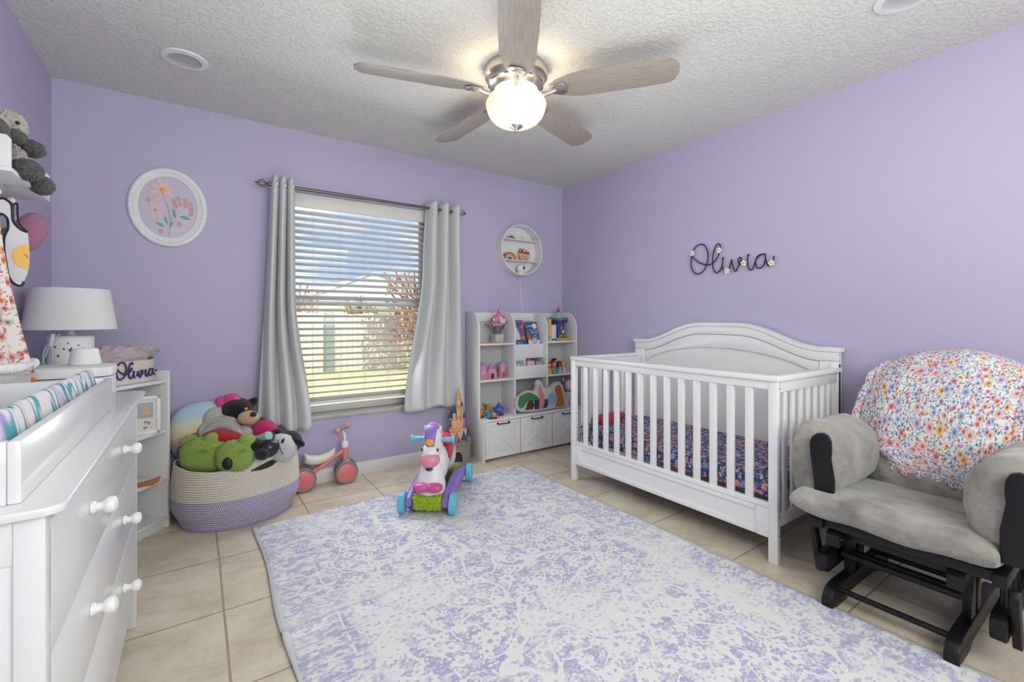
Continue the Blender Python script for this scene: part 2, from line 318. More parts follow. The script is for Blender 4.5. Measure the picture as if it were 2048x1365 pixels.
# ---------------------------------------------------------------- geometry helpers
WM = {}
class G:
    def __init__(s):
        s.bm = bmesh.new(); s.uv = s.bm.loops.layers.uv.new('UVMap'); s.mi = 0
    def merge(s, t, mat=None):
        mat = mat or Matrix(); vm = {v: s.bm.verts.new(mat @ v.co) for v in t.verts}
        for f in t.faces:
            try: nf = s.bm.faces.new([vm[v] for v in f.verts])
            except ValueError: continue
            nf.material_index = s.mi
        t.free(); return s
    def box(s, lo, hi, bev=0., rot=None, seg=2):
        t = bmesh.new(); bmesh.ops.create_cube(t, size=1)
        lo = Vector(lo); hi = Vector(hi); c = (lo + hi) / 2; d = hi - lo
        for v in t.verts: v.co = Vector((v.co.x * d.x, v.co.y * d.y, v.co.z * d.z))
        if bev: bmesh.ops.bevel(t, geom=t.edges[:], offset=min(bev, min(abs(d.x), abs(d.y), abs(d.z)) * .45), segments=seg, profile=.5, affect='EDGES')
        return s.merge(t, Matrix.Translation(c) @ (rot if rot else Matrix()))
    def face(s, pts, uvs=None):
        f = s.bm.faces.new([s.bm.verts.new(p) for p in pts]); f.material_index = s.mi
        if uvs:
            for l, u in zip(f.loops, uvs): l[s.uv].uv = u
        return s
    def rings(s, rings, cap=True, closed=True):
        rows = [[s.bm.verts.new(p) for p in r] for r in rings]; n = len(rows[0])
        for a, b in zip(rows, rows[1:]):
            for i in range(n if closed else n - 1):
                j = (i + 1) % n
                try: s.bm.faces.new((a[i], a[j], b[j], b[i])).material_index = s.mi
                except ValueError: pass
        if cap and closed:
            for r in (rows[0][::-1], rows[-1]):
                try: s.bm.faces.new(r).material_index = s.mi
                except ValueError: pass
        return s
    def frame(s, d):
        d = d.normalized(); a = Vector((0, 0, 1)) if abs(d.z) < .9 else Vector((1, 0, 0))
        x = a.cross(d).normalized(); return x, d.cross(x)
    def cyl(s, a, b, r0, r1=None, n=20):
        a = Vector(a); b = Vector(b); r1 = r0 if r1 is None else r1; x, y = s.frame(b - a)
        return s.rings([[c + (x * math.cos(2 * PI * i / n) + y * math.sin(2 * PI * i / n)) * max(r, 1e-5) for i in range(n)] for c, r in ((a, r0), (b, r1))])
    def lathe(s, prof, o=(0, 0, 0), axis=(0, 0, 1), n=32, cap=True, sx=1., sy=1.):
        o = Vector(o); d = Vector(axis).normalized()
        if abs(d.z) > .99: x, y = Vector((1, 0, 0)), Vector((0, 1, 0)) * (1 if d.z > 0 else -1)
        else: x, y = s.frame(d)
        return s.rings([[o + d * h + (x * math.cos(2 * PI * i / n) * sx + y * math.sin(2 * PI * i / n) * sy) * max(r, 1e-5) for i in range(n)] for r, h in prof], cap)
    def tube(s, pts, r, n=8, smooth=4, closed=False):
        P_ = [Vector(p) for p in pts]
        if smooth > 1 and len(P_) > 2: P_ = crom(P_, smooth, closed)
        rs = r if callable(r) else (lambda t: r)
        m = len(P_); out = []; px = None
        for i, p in enumerate(P_):
            d = (P_[(i + 1) % m] - P_[i - 1]) if closed else (P_[min(i + 1, m - 1)] - P_[max(i - 1, 0)])
            if d.length < 1e-9: d = Vector((0, 0, 1))
            d.normalize()
            if px is None: px, py = s.frame(d)
            else: px = (px - d * px.dot(d)).normalized(); py = d.cross(px)
            rr = rs(i / (m - 1)); out.append([p + (px * math.cos(2 * PI * k / n) + py * math.sin(2 * PI * k / n)) * rr for k in range(n)])
        if closed: out.append(out[0])
        return s.rings(out, not closed)
    def prism(s, outline, depth, mat=None, bev=0.):
        """outline in XY, extruded 0..depth along Z, then transformed"""
        t = bmesh.new(); f = t.faces.new([t.verts.new((p[0], p[1], 0)) for p in outline])
        r = bmesh.ops.extrude_face_region(t, geom=[f])
        for v in r['geom']:
            if isinstance(v, bmesh.types.BMVert): v.co.z += depth
        bmesh.ops.recalc_face_normals(t, faces=t.faces)
        if bev:
            e = [x for x in t.edges if abs(x.verts[0].co.z - x.verts[1].co.z) < 1e-6]
            bmesh.ops.bevel(t, geom=e, offset=bev, segments=2, profile=.5, affect='EDGES')
        return s.merge(t, mat)
    def ball(s, c, r, rot=None, n=20, amp=0., freq=20., power=1.):
        if not hasattr(r, '__len__'): r = (r, r, r)
        m = Matrix.Translation(Vector(c)) @ (rot if rot else Matrix()); rows = []
        for i in range(n // 2 + 1):
            th = PI * i / (n // 2); row = []
            for k in range(n):
                ph = 2 * PI * k / n; sg = lambda x: math.copysign(abs(x) ** power, x)
                p = Vector((sg(math.sin(th)) * sg(math.cos(ph)), sg(math.sin(th)) * sg(math.sin(ph)), sg(math.cos(th))))
                k2 = 1 + (amp * noise.noise(Vector(p) * freq * .2 + Vector(c) * 9) if amp and 0 < i < n // 2 else 0)
                row.append(m @ Vector((p.x * r[0] * k2, p.y * r[1] * k2, p.z * r[2] * k2)))
            rows.append(row)
        return s.rings(rows, False)
    def sheet(s, f, nu, nv, us=1., vs=1., closed_u=False):
        vs_ = [[s.bm.verts.new(f(i / nu, j / nv)) for i in range(nu + (0 if closed_u else 1))] for j in range(nv + 1)]
        for j in range(nv):
            for i in range(nu):
                i2 = (i + 1) % nu if closed_u else i + 1
                q = s.bm.faces.new((vs_[j][i], vs_[j][i2], vs_[j + 1][i2], vs_[j + 1][i])); q.material_index = s.mi
                for l, (a, b) in zip(q.loops, ((i, j), (i + 1, j), (i + 1, j + 1), (i, j + 1))): l[s.uv].uv = (a / nu * us, b / nv * vs)
        return s
    def pillow(s, c, half, rot=None, n=28, e=4., p=.42, warp=None, amp=0., corner=.25):
        """a stuffed rectangle: half = (hx, hy, thickness/2)"""
        m = Matrix.Translation(Vector(c)) @ (rot if rot else Matrix())
        def f(sgn):
            def g(u, v):
                x = math.sin((u * 2 - 1) * PI / 2); y = math.sin((v * 2 - 1) * PI / 2)
                t = max(0., (1 - abs(x) ** e)) * max(0., (1 - abs(y) ** e)); z = sgn * half[2] * t ** p
                kx = math.sqrt(1 - corner * y * y * abs(y)) if corner else 1; ky = math.sqrt(1 - corner * x * x * abs(x)) if corner else 1
                q = Vector((x * half[0] * kx, y * half[1] * ky, z))
                if amp: q.z += amp * noise.noise(Vector((q.x * 7, q.y * 7, c[2] * 9))) * (t ** .5)
                if warp: q = warp(q)
                return m @ q
            return g
        s.sheet(f(1), n, n, half[0] * 2, half[1] * 2); s.sheet(f(-1), n, n, half[0] * 2, half[1] * 2)
        bmesh.ops.remove_doubles(s.bm, verts=s.bm.verts, dist=1e-5)
        return s
    def uvbox(s, k=1.):
        for f in s.bm.faces:
            f.normal_update(); a = max(range(3), key=lambda i: abs(f.normal[i])); i, j = [(1, 2), (0, 2), (0, 1)][a]
            for l in f.loops: l[s.uv].uv = (l.vert.co[i] * k, l.vert.co[j] * k)
        return s
    def xf(s, mat):
        bmesh.ops.transform(s.bm, matrix=mat, verts=s.bm.verts); return s
def crom(P_, k, closed=False):
    out = []; m = len(P_); rng = range(m if closed else m - 1)
    for i in rng:
        g = (lambda j: P_[j % m]) if closed else (lambda j: P_[max(0, min(m - 1, j))])
        a, b, c, d = g(i - 1), g(i), g(i + 1), g(i + 2)
        for q in range(k):
            t = q / k; out.append(.5 * ((2 * b) + (c - a) * t + (2 * a - 5 * b + 4 * c - d) * t * t + (3 * b - a - 3 * c + d) * t ** 3))
    if not closed: out.append(P_[-1])
    return out
def TR(x, y, z): return Matrix.Translation((x, y, z))
def RZ(a): return Matrix.Rotation(a, 4, 'Z')
def RX(a): return Matrix.Rotation(a, 4, 'X')
def RY(a): return Matrix.Rotation(a, 4, 'Y')
def basis(x, y, z, o=(0, 0, 0)):
    m = Matrix((Vector(x), Vector(y), Vector(z))).transposed().to_4x4(); m.translation = Vector(o); return m
XZ = basis((1, 0, 0), (0, 0, 1), (0, -1, 0))      # outline in the XZ plane, extruded towards -Y
YZ = basis((0, 1, 0), (0, 0, 1), (1, 0, 0))       # outline in the YZ plane, extruded towards +X

def tag(o, label=None, cat=None, group=None, kind=None):
    for k, v in (('label', label), ('category', cat), ('group', group), ('kind', kind)):
        if v: o[k] = v
    return o
def thing(name, label, cat, loc, rz=0., group=None):
    o = bpy.data.objects.new(name, None); C.objects.link(o); o.empty_display_size = .05
    o.location = loc; o.rotation_euler = (0, 0, rz); WM[o] = TR(*loc) @ RZ(rz)
    return tag(o, label, cat, group)
def obj(name, g, mats, parent=None, label=None, cat=None, group=None, kind=None, local=False, angle=38, solid=0., loc=None):
    """the geometry is given in room coordinates (or in the parent's when local=True)"""
    me = bpy.data.meshes.new(name)
    if parent is not None:
        W_ = WM[parent]
        if not local: g.xf(W_.inverted())
        mat = W_
    else:
        if loc is None:
            cs = [v.co for v in g.bm.verts]
            loc = ((min(c.x for c in cs) + max(c.x for c in cs)) / 2, (min(c.y for c in cs) + max(c.y for c in cs)) / 2, min(c.z for c in cs))
        g.xf(TR(*loc).inverted()); mat = TR(*loc)
    bmesh.ops.recalc_face_normals(g.bm, faces=g.bm.faces)
    g.bm.to_mesh(me); g.bm.free()
    for m in (mats if isinstance(mats, (list, tuple)) else [mats]): me.materials.append(M[m] if isinstance(m, str) else m)
    me.shade_smooth(); me.set_sharp_from_angle(angle=math.radians(angle))
    o = bpy.data.objects.new(name, me); C.objects.link(o); WM[o] = mat
    if parent is not None: o.parent = parent
    else: o.location = loc
    if solid:
        md = o.modifiers.new('thickness', 'SOLIDIFY'); md.thickness = solid; md.offset = 0
    return tag(o, label, cat, group, kind)
def struct(name, g, mats, **k): return obj(name, g, mats, kind='structure', **k)
def text(parent, name, body, size, mat4, mt, depth=.0008, align='CENTER', label=None):
    """lettering as a mesh; mat4 maps the text plane into the parent's space"""
    cu = bpy.data.curves.new(name, 'FONT'); cu.body = body; cu.size = size; cu.extrude = depth; cu.align_x = align; cu.align_y = 'CENTER'
    t = bpy.data.objects.new(name, cu); C.objects.link(t); dg = bpy.context.evaluated_depsgraph_get()
    me = bpy.data.meshes.new_from_object(t.evaluated_get(dg)); C.objects.unlink(t); bpy.data.objects.remove(t); bpy.data.curves.remove(cu)
    me.name = name; me.transform(mat4); me.materials.clear(); me.materials.append(M[mt])
    o = bpy.data.objects.new(name, me); C.objects.link(o); o.parent = parent; WM[o] = WM[parent]
    return tag(o, label)
def dup(root, loc, rz=None, label=None, group=None, name=None, scale=None):
    r = root.copy(); C.objects.link(r); r.location = loc
    if rz is not None: r.rotation_euler = (0, 0, rz)
    if scale: r.scale = (scale,) * 3
    if label: r['label'] = label
    if group: r['group'] = group
    for ch in root.children:
        c = ch.copy(); C.objects.link(c); c.parent = r
        for gch in ch.children:
            d = gch.copy(); C.objects.link(d); d.parent = c
    return r

# ---------------------------------------------------------------- the room
T = .2
struct('floor', G().box((XL - T, YF - T, -.1), (XR + T, YB + T, 0)), 'tile', loc=(0, 0, 0))
struct('ceiling', G().box((XL - T, YF - T, H), (XR + T, YB + T, H + .2)), 'ceiling', loc=(0, 0, H))
struct('wall_left', G().box((XL - T, YF - T, 0), (XL, YB + T, H)), 'wall')
struct('wall_right', G().box((XR, YF - T, 0), (XR + T, YB + T, H)), 'wall')
struct('wall_front', G().box((XL, YF - T, 0), (XR, YF, H)), 'wall')
WX0, WX1, WZ0, WZ1 = .515, 1.56, .468, 2.018
struct('wall_back', G().box((XL, YB, 0), (WX0, YB + T, H)).box((WX1, YB, 0), (XR, YB + T, H)).box((WX0, YB, 0), (WX1, YB + T, WZ0 - .028)).box((WX0, YB, WZ1), (WX1, YB + T, H)), 'wall')
def base(name, a, b, nrm):
    a = Vector(a); b = Vector(b); n = Vector(nrm); prof = [(0, 0), (.014, 0), (.014, .068), (.009, .076), (.006, .088), (0, .09)]
    g = G().rings([[q + n * d + Vector((0, 0, z)) for d, z in prof] for q in (a, b)])
    struct(name, g, 'trim')
base('baseboard_back', (XL, YB, 0), (XR, YB, 0), (0, -1, 0))
base('baseboard_left', (XL, YF, 0), (XL, YB - .014, 0), (1, 0, 0))
base('baseboard_right', (XR, YF, 0), (XR, YB - .014, 0), (-1, 0, 0))

# window: marble sill, aluminium sashes, glass
struct('trim_1', G().box((WX0, YB - .018, WZ0 - .0275), (WX1, YB + T - .01, WZ0), .006), 'grout')
win = tag(bpy.data.objects.new('window_1', None), None, None, None, 'structure'); C.objects.link(win); win.location = (1.04, YB + .15, WZ0); WM[win] = TR(1.04, YB + .15, WZ0)
g = G(); y0, y1 = YB + .12, YB + .165
for a, b in (((WX0 + .001, WZ0 + .046), (WX0 + .04, WZ1 - .041)), ((WX1 - .04, WZ0 + .046), (WX1 - .001, WZ1 - .041)), ((WX0 + .001, WZ0 + .001), (WX1 - .001, WZ0 + .045)), ((WX0 + .001, WZ1 - .04), (WX1 - .001, WZ1 - .001))):
    g.box((a[0], y0, a[1]), (b[0], y1, b[1]), .004)
obj('window_frame', g, 'trim', win)
g = G()
for z in (1.245, 1.285): g.box((WX0 + .035, y0 - .015 + (.02 if z > 1.26 else 0), z), (WX1 - .035, y1 - .02, z + .034), .004)
obj('meeting_rail', g, 'plate', win)
for z0, z1, yy in ((WZ0 + .04, 1.25, y0 + .012), (1.31, WZ1 - .035, y0 + .03)):
    obj('pane', G().box((WX0 + .035, yy, z0), (WX1 - .035, yy + .003, z1)), 'glass', win)
obj('sash_lock', G().box((1.0, y0 - .035, 1.30), (1.06, y0 - .005, 1.315), .004), 'blackmetal', win)

# blinds
bl = thing('window_blind', 'white two-inch slatted blind hanging open in the window between the curtains', 'blind', (1.04, YB + .03, .5))
obj('valance', G().box((WX0 + .012, YB - .012, 1.918), (WX1 - .012, YB + .004, 2.014), .004).box((WX0 + .012, YB + .004, 1.96), (WX1 - .012, YB + .06, 2.012)), 'trim', bl)
obj('bottom_rail', G().box((WX0 + .018, YB + .008, .548), (WX1 - .018, YB + .058, .568), .006), 'plate', bl)
g0 = G().box((WX0 + .018, -.025, -.0016), (WX1 - .018, .025, .0016), .0015).xf(RX(-.33))
zs = [.578 + i * .0055 for i in range(3)] + [.625 + i * .0452 for i in range(29)]
me = None
for z in zs:
    if z > 1.90: continue
    gg = G(); 
    if me is None:
        s0 = obj('slat', g0.xf(TR(0, YB + .033, z)), 'blind', bl); me = s0; z_first = z
    else:
        s = me.copy(); C.objects.link(s); s.parent = bl; s.location = (0, 0, z - z_first); WM[s] = WM[me]
for x in (.68, .86, 1.04, 1.22, 1.40):
    obj('ladder_cord', G().cyl((x, YB + .006, .56), (x, YB + .006, 1.95), .0011, n=6).cyl((x, YB + .060, .56), (x, YB + .060, 1.95), .0011, n=6), 'plate', bl)

# curtain rod with cage finials
rod = thing('curtain_rod', 'dark bronze curtain rod with cage finials above the window', 'curtain rod', (1.07, YB - .1, 2.018))
RZc = 2.018; RY0 = YB - .1
obj('rod', G().cyl((.385, RY0, RZc), (1.755, RY0, RZc), .0095).cyl((.385, RY0, RZc), (1.0, RY0, RZc), .0115), 'rod', rod)
for x, sg in ((.385, -1), (1.755, 1)):
    g = G()
    for k in range(6):
        a = k * PI / 3
        g.tube([(x + sg * (.012 + .055 * t), RY0 + .023 * math.sin(PI * t) ** .8 * math.cos(a + 1.6 * t), RZc + .023 * math.sin(PI * t) ** .8 * math.sin(a + 1.6 * t)) for t in [i / 8 for i in range(9)]], .0022, 6, 2)
    g.ball((x + sg * .072, RY0, RZc), .006, n=12).cyl((x, RY0, RZc), (x + sg * .014, RY0, RZc), .012, .007)
    obj('finial', g, 'rod', rod)
for x in (.46, 1.69):
    obj('bracket', G().cyl((x, RY0, RZc), (x, YB, RZc - .01), .005).cyl((x, YB - .006, RZc - .01), (x, YB, RZc - .01), .02), 'rod', rod)

def curtain(name, label, xt0, xt1, path, side):
    """path(v) -> x of the outer edge, x of the leading edge; v from 0 at the top to 1 at the hem"""
    t = thing(name, label, 'curtain', ((xt0 + xt1) / 2, RY0, .45), group=None)
    def f(u, v):
        xa, xb, zb = path(v); x = xa + (xb - xa) * u
        folds = 3.0; amp = .046 + .014 * math.sin(v * 3)
        y = RY0 + amp * math.sin(2 * PI * folds * u + .6 + .5 * math.sin(v * 4)) * (1 - .25 * v) + .010 * math.sin(9 * u + 7 * v) * v
        x += .010 * math.sin(2 * PI * folds * u * 1.0 + 1.9) * (1 - v * .4)
        zt = 2.068 - .006 * math.sin(6 * PI * u); z = zt + (zb(u) - zt) * v
        y -= .012 * v
        return Vector((x, min(y, YB - .03), z))
    obj('panel', G().sheet(f, 72, 60), 'curtain', t, solid=.002, angle=80)
    for k in range(6):
        u = (k + .5) / 6; p = f(u, .036)
        obj('grommet', G().tube([p + Vector((.003 * math.cos(a), .02 * math.cos(a), .02 * math.sin(a))) for a in [i * PI / 6 for i in range(12)]], .0028, 6, 1, True), 'chrome', t)
sm = lambda a, b, x: (lambda t: t * t * (3 - 2 * t))(max(0, min(1, (x - a) / (b - a))))
def pl(v): 
    return (.392 - .055 * v - .02 * sm(.3, 1, v), .532 + .02 * v + .085 * sm(.45, 1, v), lambda u: .50 - .10 * sm(0, .75, u) + .02 * sm(.85, 1, u) + .006 * math.sin(u * 17))
curtain('curtain', 'white grommet curtain at the left side of the window, above the toy basket', .392, .532, pl, -1)
def pr(v):
    return (1.475 - .015 * sm(0, .3, v) - .165 * sm(.3, 1, v), 1.775 + .035 * v, lambda u: .445 - .012 * math.sin(u * 9) - .01 * math.sin(u * 20))
curtain('curtain', 'white grommet curtain at the right side of the window, next to the bookcase', 1.475, 1.775, pr, 1)

# ---------------------------------------------------------------- outside the window
GZ = -.22
tag(obj('lawn', G().box((-14, YB + T, GZ - .1), (30, 40, GZ)), simple('dry_lawn', 'cfcb9c', .95, vary=.35)), None, None, None, 'structure')
f0 = thing('board_fence', 'pale weathered board fence across the back of the lawn', 'fence', (6, 12.2, GZ))
g = G(); x = -4.
while x < 20:
    hgt = 1.52 + .02 * math.sin(x * 7); g.box((x, 12.2, GZ), (x + .135, 12.225, GZ + hgt), .004); x += .142
obj('boards', g, simple('weathered_fence_board', 'ddd5c0', .9, vary=.12, bump=(9, .3, .01)), f0)
for xx in (0.2, 2.68, 5.1, 7.6, 10.0): obj('post', G().box((xx, 12.10, GZ), (xx + (.23 if xx == 2.68 else .08), 12.2, GZ + 1.60), .01), simple('fence_post', '8c9a92' if xx == 2.68 else 'cfc7b2', .9), f0)
nb = thing('neighbour_house', 'white neighbouring house with a low gable roof behind the fence', 'house', (6.5, 22, GZ))
obj('wall', G().box((3.2, 20, GZ), (10.2, 28, GZ + 2.25)), simple('white_stucco', 'e9e5da', .9), nb)
g = G().rings([[(2.9, 19.4, GZ + 1.9), (6.3, 19.4, GZ + 3.36), (10.8, 19.4, GZ + 1.9)], [(2.9, 28.4, GZ + 1.9), (6.3, 28.4, GZ + 3.36), (10.8, 28.4, GZ + 1.9)]])
obj('roof', g, 'roof_white', nb)
obj('fascia', G().tube([(2.9, 19.36, GZ + 1.9), (6.3, 19.36, GZ + 3.36), (10.8, 19.36, GZ + 1.9)], .06, 4, 1), simple('roof_edge', 'b9bcc2', .7), nb)
def tree(name, label, x, y, h, r, cols, n, seed):
    q = random.Random(seed); t = thing(name, label, 'tree', (x, y, GZ)); g = G(); g.tube([(x, y, GZ), (x + .1, y, GZ + h * .5), (x, y, GZ + h)], .07, 8)
    for k in range(26):
        a = q.random() * 6.28; z0 = GZ + h * (.3 + .6 * q.random()); g.tube([(x, y, z0), (x + r * .5 * math.cos(a), y + r * .5 * math.sin(a), z0 + .3), (x + r * math.cos(a), y + r * math.sin(a), z0 + .7)], .018, 5, 2)
    obj('branches', g, 'wood_mid', t); g = G()
    for k in range(n):
        a = q.random() * 6.28; rr = r * q.random() ** .5; z = GZ + h * (.35 + .8 * q.random()); p = Vector((x + rr * math.cos(a), y + rr * math.sin(a), z)); d = Vector((q.uniform(-1, 1), q.uniform(-1, 1), q.uniform(-1, 1))).normalized() * .06; e = d.orthogonal() * .7
        g.face([p - d, p + e, p + d, p - e])
    obj('foliage', g, simple(name + '_leaf', cols, .8, vary=.3), t)
tree('russet_tree', 'bare-branched tree with russet leaves in front of the fence, at the right of the window', 4.75, 11.3, 2.2, .8, 'b98a78', 700, 3)
tree('russet_tree', 'distant tree with russet leaves behind the fence, at the left of the window', 2.45, 14.5, 1.9, .6, 'b58f70', 350, 5)
tree('green_bush', 'low green bush by the fence in the middle of the window view', 3.8, 12.9, 1.5, .45, '7f9060', 200, 8)

# ---------------------------------------------------------------- ceiling fan
FX, FY = 1.36, 1.92
fan = thing('ceiling_fan', 'brushed nickel ceiling fan with five grey wood blades and a lit glass bowl', 'ceiling fan', (FX, FY, 2.1))
g = G().lathe([(.150, 0), (.158, -.004), (.163, -.02), (.160, -.05), (.150, -.058), (.146, -.062), (.143, -.085), (.128, -.093), (.122, -.098), (.112, -.112), (.07, -.118)], (FX, FY, H), n=48)
obj('motor_housing', g, 'nickel', fan)
for k in range(10):
    a = k * PI / 5 + .1; g = G().box((-.028, -.003, -.002), (.028, .003, .002), .001, rot=TR(FX + .1395 * math.cos(a), FY + .1395 * math.sin(a), H - .0875) @ RZ(a + PI / 2) @ RX(.5)); obj('vent_slot', g, 'blackmetal', fan)
obj('blade_hub', G().lathe([(.068, 0), (.072, -.004), (.072, -.03), (.066, -.036)], (FX, FY, H - .118), n=40), 'nickel', fan)
def blade(k):
    a = math.radians(20.16 + 72 * k); m = TR(FX, FY, 2.312) @ RZ(a); pit = RX(math.radians(-13))
    n = 26; t = .006; rows = []
    for i in range(n + 1):
        u = i / n; x = .175 + .62 * u
        w = .052 + .036 * sm(0, .28, u) - .006 * sm(.55, 1, u)
        if u < .10: w *= (1 - (1 - u / .10) ** 2 * .45)
        if u > .90: w *= math.sqrt(max(.0, 1 - ((u - .90) / .105) ** 2.4))
        rows.append((x, w))
    outl = [(x, w * .92) for x, w in rows] + [(x, -w) for x, w in rows[::-1]]
    g = G().prism(outl, t, m @ pit @ TR(0, 0, -.003), .0015)
    inv = (m @ pit).inverted()
    for f in g.bm.faces:
        for l in f.loops: q = inv @ l.vert.co; l[g.uv].uv = (q.x, q.y + .3 * k)
    b = obj('blade', g, 'blade', fan)
    g = G().tube([(.06, 0, -.010), (.11, 0, -.020), (.15, 0, -.022), (.185, 0, -.014), (.21, 0, -.006)], lambda q: .010 + .004 * q, 10, 3)
    g.prism([(.185, -.012), (.20, -.030), (.245, -.043), (.262, -.03), (.27, 0), (.262, .03), (.245, .043), (.20, .030), (.185, .012)], .007, pit @ TR(0, 0, -.013), .002)
    g.prism([(.20, -.010), (.232, -.024), (.248, 0), (.232, .024), (.20, .010)], .005, pit @ TR(0, 0, -.017), .002)
    obj('blade_arm', g.xf(m), 'nickel', fan)
for k in range(5): blade(k)
obj('light_fitter', G().lathe([(.045, 0), (.05, -.012), (.066, -.016), (.068, -.034), (.03, -.040), (.012, -.045), (.012, -.14), (.002, -.14)], (FX, FY, H - .150), n=40), 'nickel', fan)
pr_ = [(.148, 2.262), (.154, 2.264), (.156, 2.258), (.155, 2.244), (.150, 2.222), (.138, 2.196), (.118, 2.173), (.09, 2.156), (.055, 2.145), (.02, 2.142)]
obj('glass_bowl', G().lathe([(.139, 2.284), (.141, 2.286), (.147, 2.274)] + pr_, (FX, FY, 0), n=56, cap=False), 'globe', fan, label='frosted lit glass bowl')
obj('finial', G().lathe([(.005, 2.150), (.034, 2.150), (.036, 2.144), (.026, 2.136), (.012, 2.130), (.009, 2.126), (.011, 2.120), (.009, 2.113), (.003, 2.110)], (FX, FY, 0), n=28), 'nickel', fan)
for dx, dy in ((.075, .0), (-.045, .065), (-.045, -.065)):
    l = bpy.data.lights.new('bulb_light', 'POINT'); l.energy = 2.0; l.color = (1, .82, .58); l.shadow_soft_size = .03
    o = bpy.data.objects.new('bulb_light', l); C.objects.link(o); o.location = (FX + dx, FY + dy, 2.232)

# recessed ceiling lights
def can(x, y, lab):
    t = thing('recessed_light', lab, 'ceiling light', (x, y, H - .012), group='recessed ceiling lights')
    obj('trim_ring', G().lathe([(.068, -.001), (.070, -.010), (.096, -.007), (.099, -.001), (.097, 0)], (x, y, H), n=48), 'plate', t)
    obj('baffle', G().lathe([(.069, -.009), (.058, -.002), (.030, -.0015), (.001, -.0012)], (x, y, H), n=40, cap=False), simple('baffle_grey', 'b9bbbe', .5), t)
can(-.045, 2.785, 'unlit recessed ceiling light near the left wall')
can(2.335, .60, 'unlit recessed ceiling light above the rocking chair at the right')

# ---------------------------------------------------------------- crib
CX0, CX1, CY0, CY1 = 2.212, 2.945, 1.028, 2.442
crib = thing('crib', 'white wooden crib with an arched headboard and slatted sides', 'crib', ((CX0 + CX1) / 2, (CY0 + CY1) / 2, 0))
for y in (CY0, CY1 - .042): obj('leg', G().box((CX0, y, 0), (CX0 + .032, y + .042, .855), .003), 'white', crib)
for y in (CY0, CY1 - .042): obj('leg', G().box((CX1 - .045, y, 0), (CX1 - .012, y + .042, .9), .003), 'white', crib)
ol = [(CX0 - .012, CY0 - .012 + .03), (CX0 - .003, CY0 - .003), (CX0 + .025, CY0 - .012), (CX1 - .03, CY0 - .012), (CX1 - .03, CY0 + .036), (CX0 + .045, CY0 + .036),
      (CX0 + .040, CY0 + .045), (CX0 + .040, CY1 - .045), (CX0 + .045, CY1 - .036), (CX1 - .03, CY1 - .036), (CX1 - .03, CY1 + .012), (CX0 + .025, CY1 + .012), (CX0 - .003, CY1 + .003), (CX0 - .012, CY1 - .03 + .012)]
obj('top_rail', G().prism(ol, .025, TR(0, 0, .855), .003), 'white', crib)
obj('upper_rail', G().box((CX0 + .003, CY0 + .042, .815), (CX0 + .028, CY1 - .042, .855), .001), 'white', crib)
g = G().box((CX0 + .002, CY0 + .042, .252), (CX0 + .030, CY1 - .042, .278), .003).box((CX0 + .012, CY0 + .044, .118), (CX0 + .024, CY1 - .044, .249))
for lo, hi in (((.1145), (.140)), ((.228), (.2510))): g.box((CX0 + .003, CY0 + .103, lo), (CX0 + .026, CY1 - .103, hi), .0025)
for y in (CY0 + .042, CY1 - .042 - .06): g.box((CX0 + .0035, y + .0005, .114), (CX0 + .0265, y + .0595, .2512), .002)
obj('lower_rail', g, 'white', crib)
n = 13; a, b = CY0 + .042, CY1 - .042
for i in range(n):
    y = a + (b - a) * (i + 1) / (n + 1) ; obj('slat', G().box((CX0 + .008, y - .0195, .277), (CX0 + .022, y + .0195, .816), .002), 'white', crib)
for y in (CY0, CY1 - .034):
    obj('side_rail', G().box((CX0 + .032, y + .006, .800), (CX1 - .045, y + .030, .855), .002), 'white', crib)
    obj('side_rail', G().box((CX0 + .032, y + .006, .168), (CX1 - .045, y + .030, .225), .002), 'white', crib)
    for i in range(7):
        x = CX0 + .032 + (CX1 - CX0 - .077) * (i + .9) / 7.8; obj('slat', G().box((x - .018, y + .011, .224), (x + .018, y + .025, .801), .002), 'white', crib)
def arch(y):
    u = (y - CY0) / (CY1 - CY0); e = min(u, 1 - u); return .985 + .134 * (sm(.06, .40, e) * .82 + .18 * math.sin(PI * u) * sm(.06, .3, e))
ys = [CY0 - .012 + (CY1 - CY0 + .024) * i / 60 for i in range(61)]
g = G().prism([(ys[0] + .012, .10)] + [(max(CY0, min(CY1, y)), arch(y) - .018) for y in ys] + [(CY1, .10)], .02, TR(CX1 - .022, 0, 0) @ YZ)
obj('headboard', g, 'white', crib)
g = G().rings([[Vector((x, y, z)) for y, z in [(y, arch(y) - .02) for y in ys] + [(y, arch(y) + .004) for y in ys[::-1]]] for x in (CX1 - .046, CX1 + .004)])
obj('headboard_cap', g, 'white', crib)
# frame mouldings of the headboard: stiles, arched rails
def band(f0, f1, y0, y1, x0, x1, n=50):
    yy = [y0 + (y1 - y0) * i / n for i in range(n + 1)]
    return G().prism([(y, f0(y)) for y in yy] + [(y, f1(y)) for y in yy[::-1]], x1 - x0, TR(x0, 0, 0) @ YZ, .0015)
obj('headboard_frame', band(lambda y: arch(y) - .075, lambda y: arch(y) - .021, CY0, CY1, CX1 - .040, CX1 - .022), 'white', crib)
iarch = lambda y: .80 + .152 * math.sqrt(max(0, 1 - ((y - (CY0 + CY1) / 2) / .62) ** 2)) ** 1.3
obj('headboard_frame', band(iarch, lambda y: max(arch(y) - .079, iarch(y) + .004), CY0 + .098, CY1 - .098, CX1 - .034, CX1 - .022), 'white', crib)
for y in (CY0, CY1 - .095): obj('headboard_frame', G().box((CX1 - .040, y, .1), (CX1 - .022, y + .095, .915), .0015), 'white', crib)
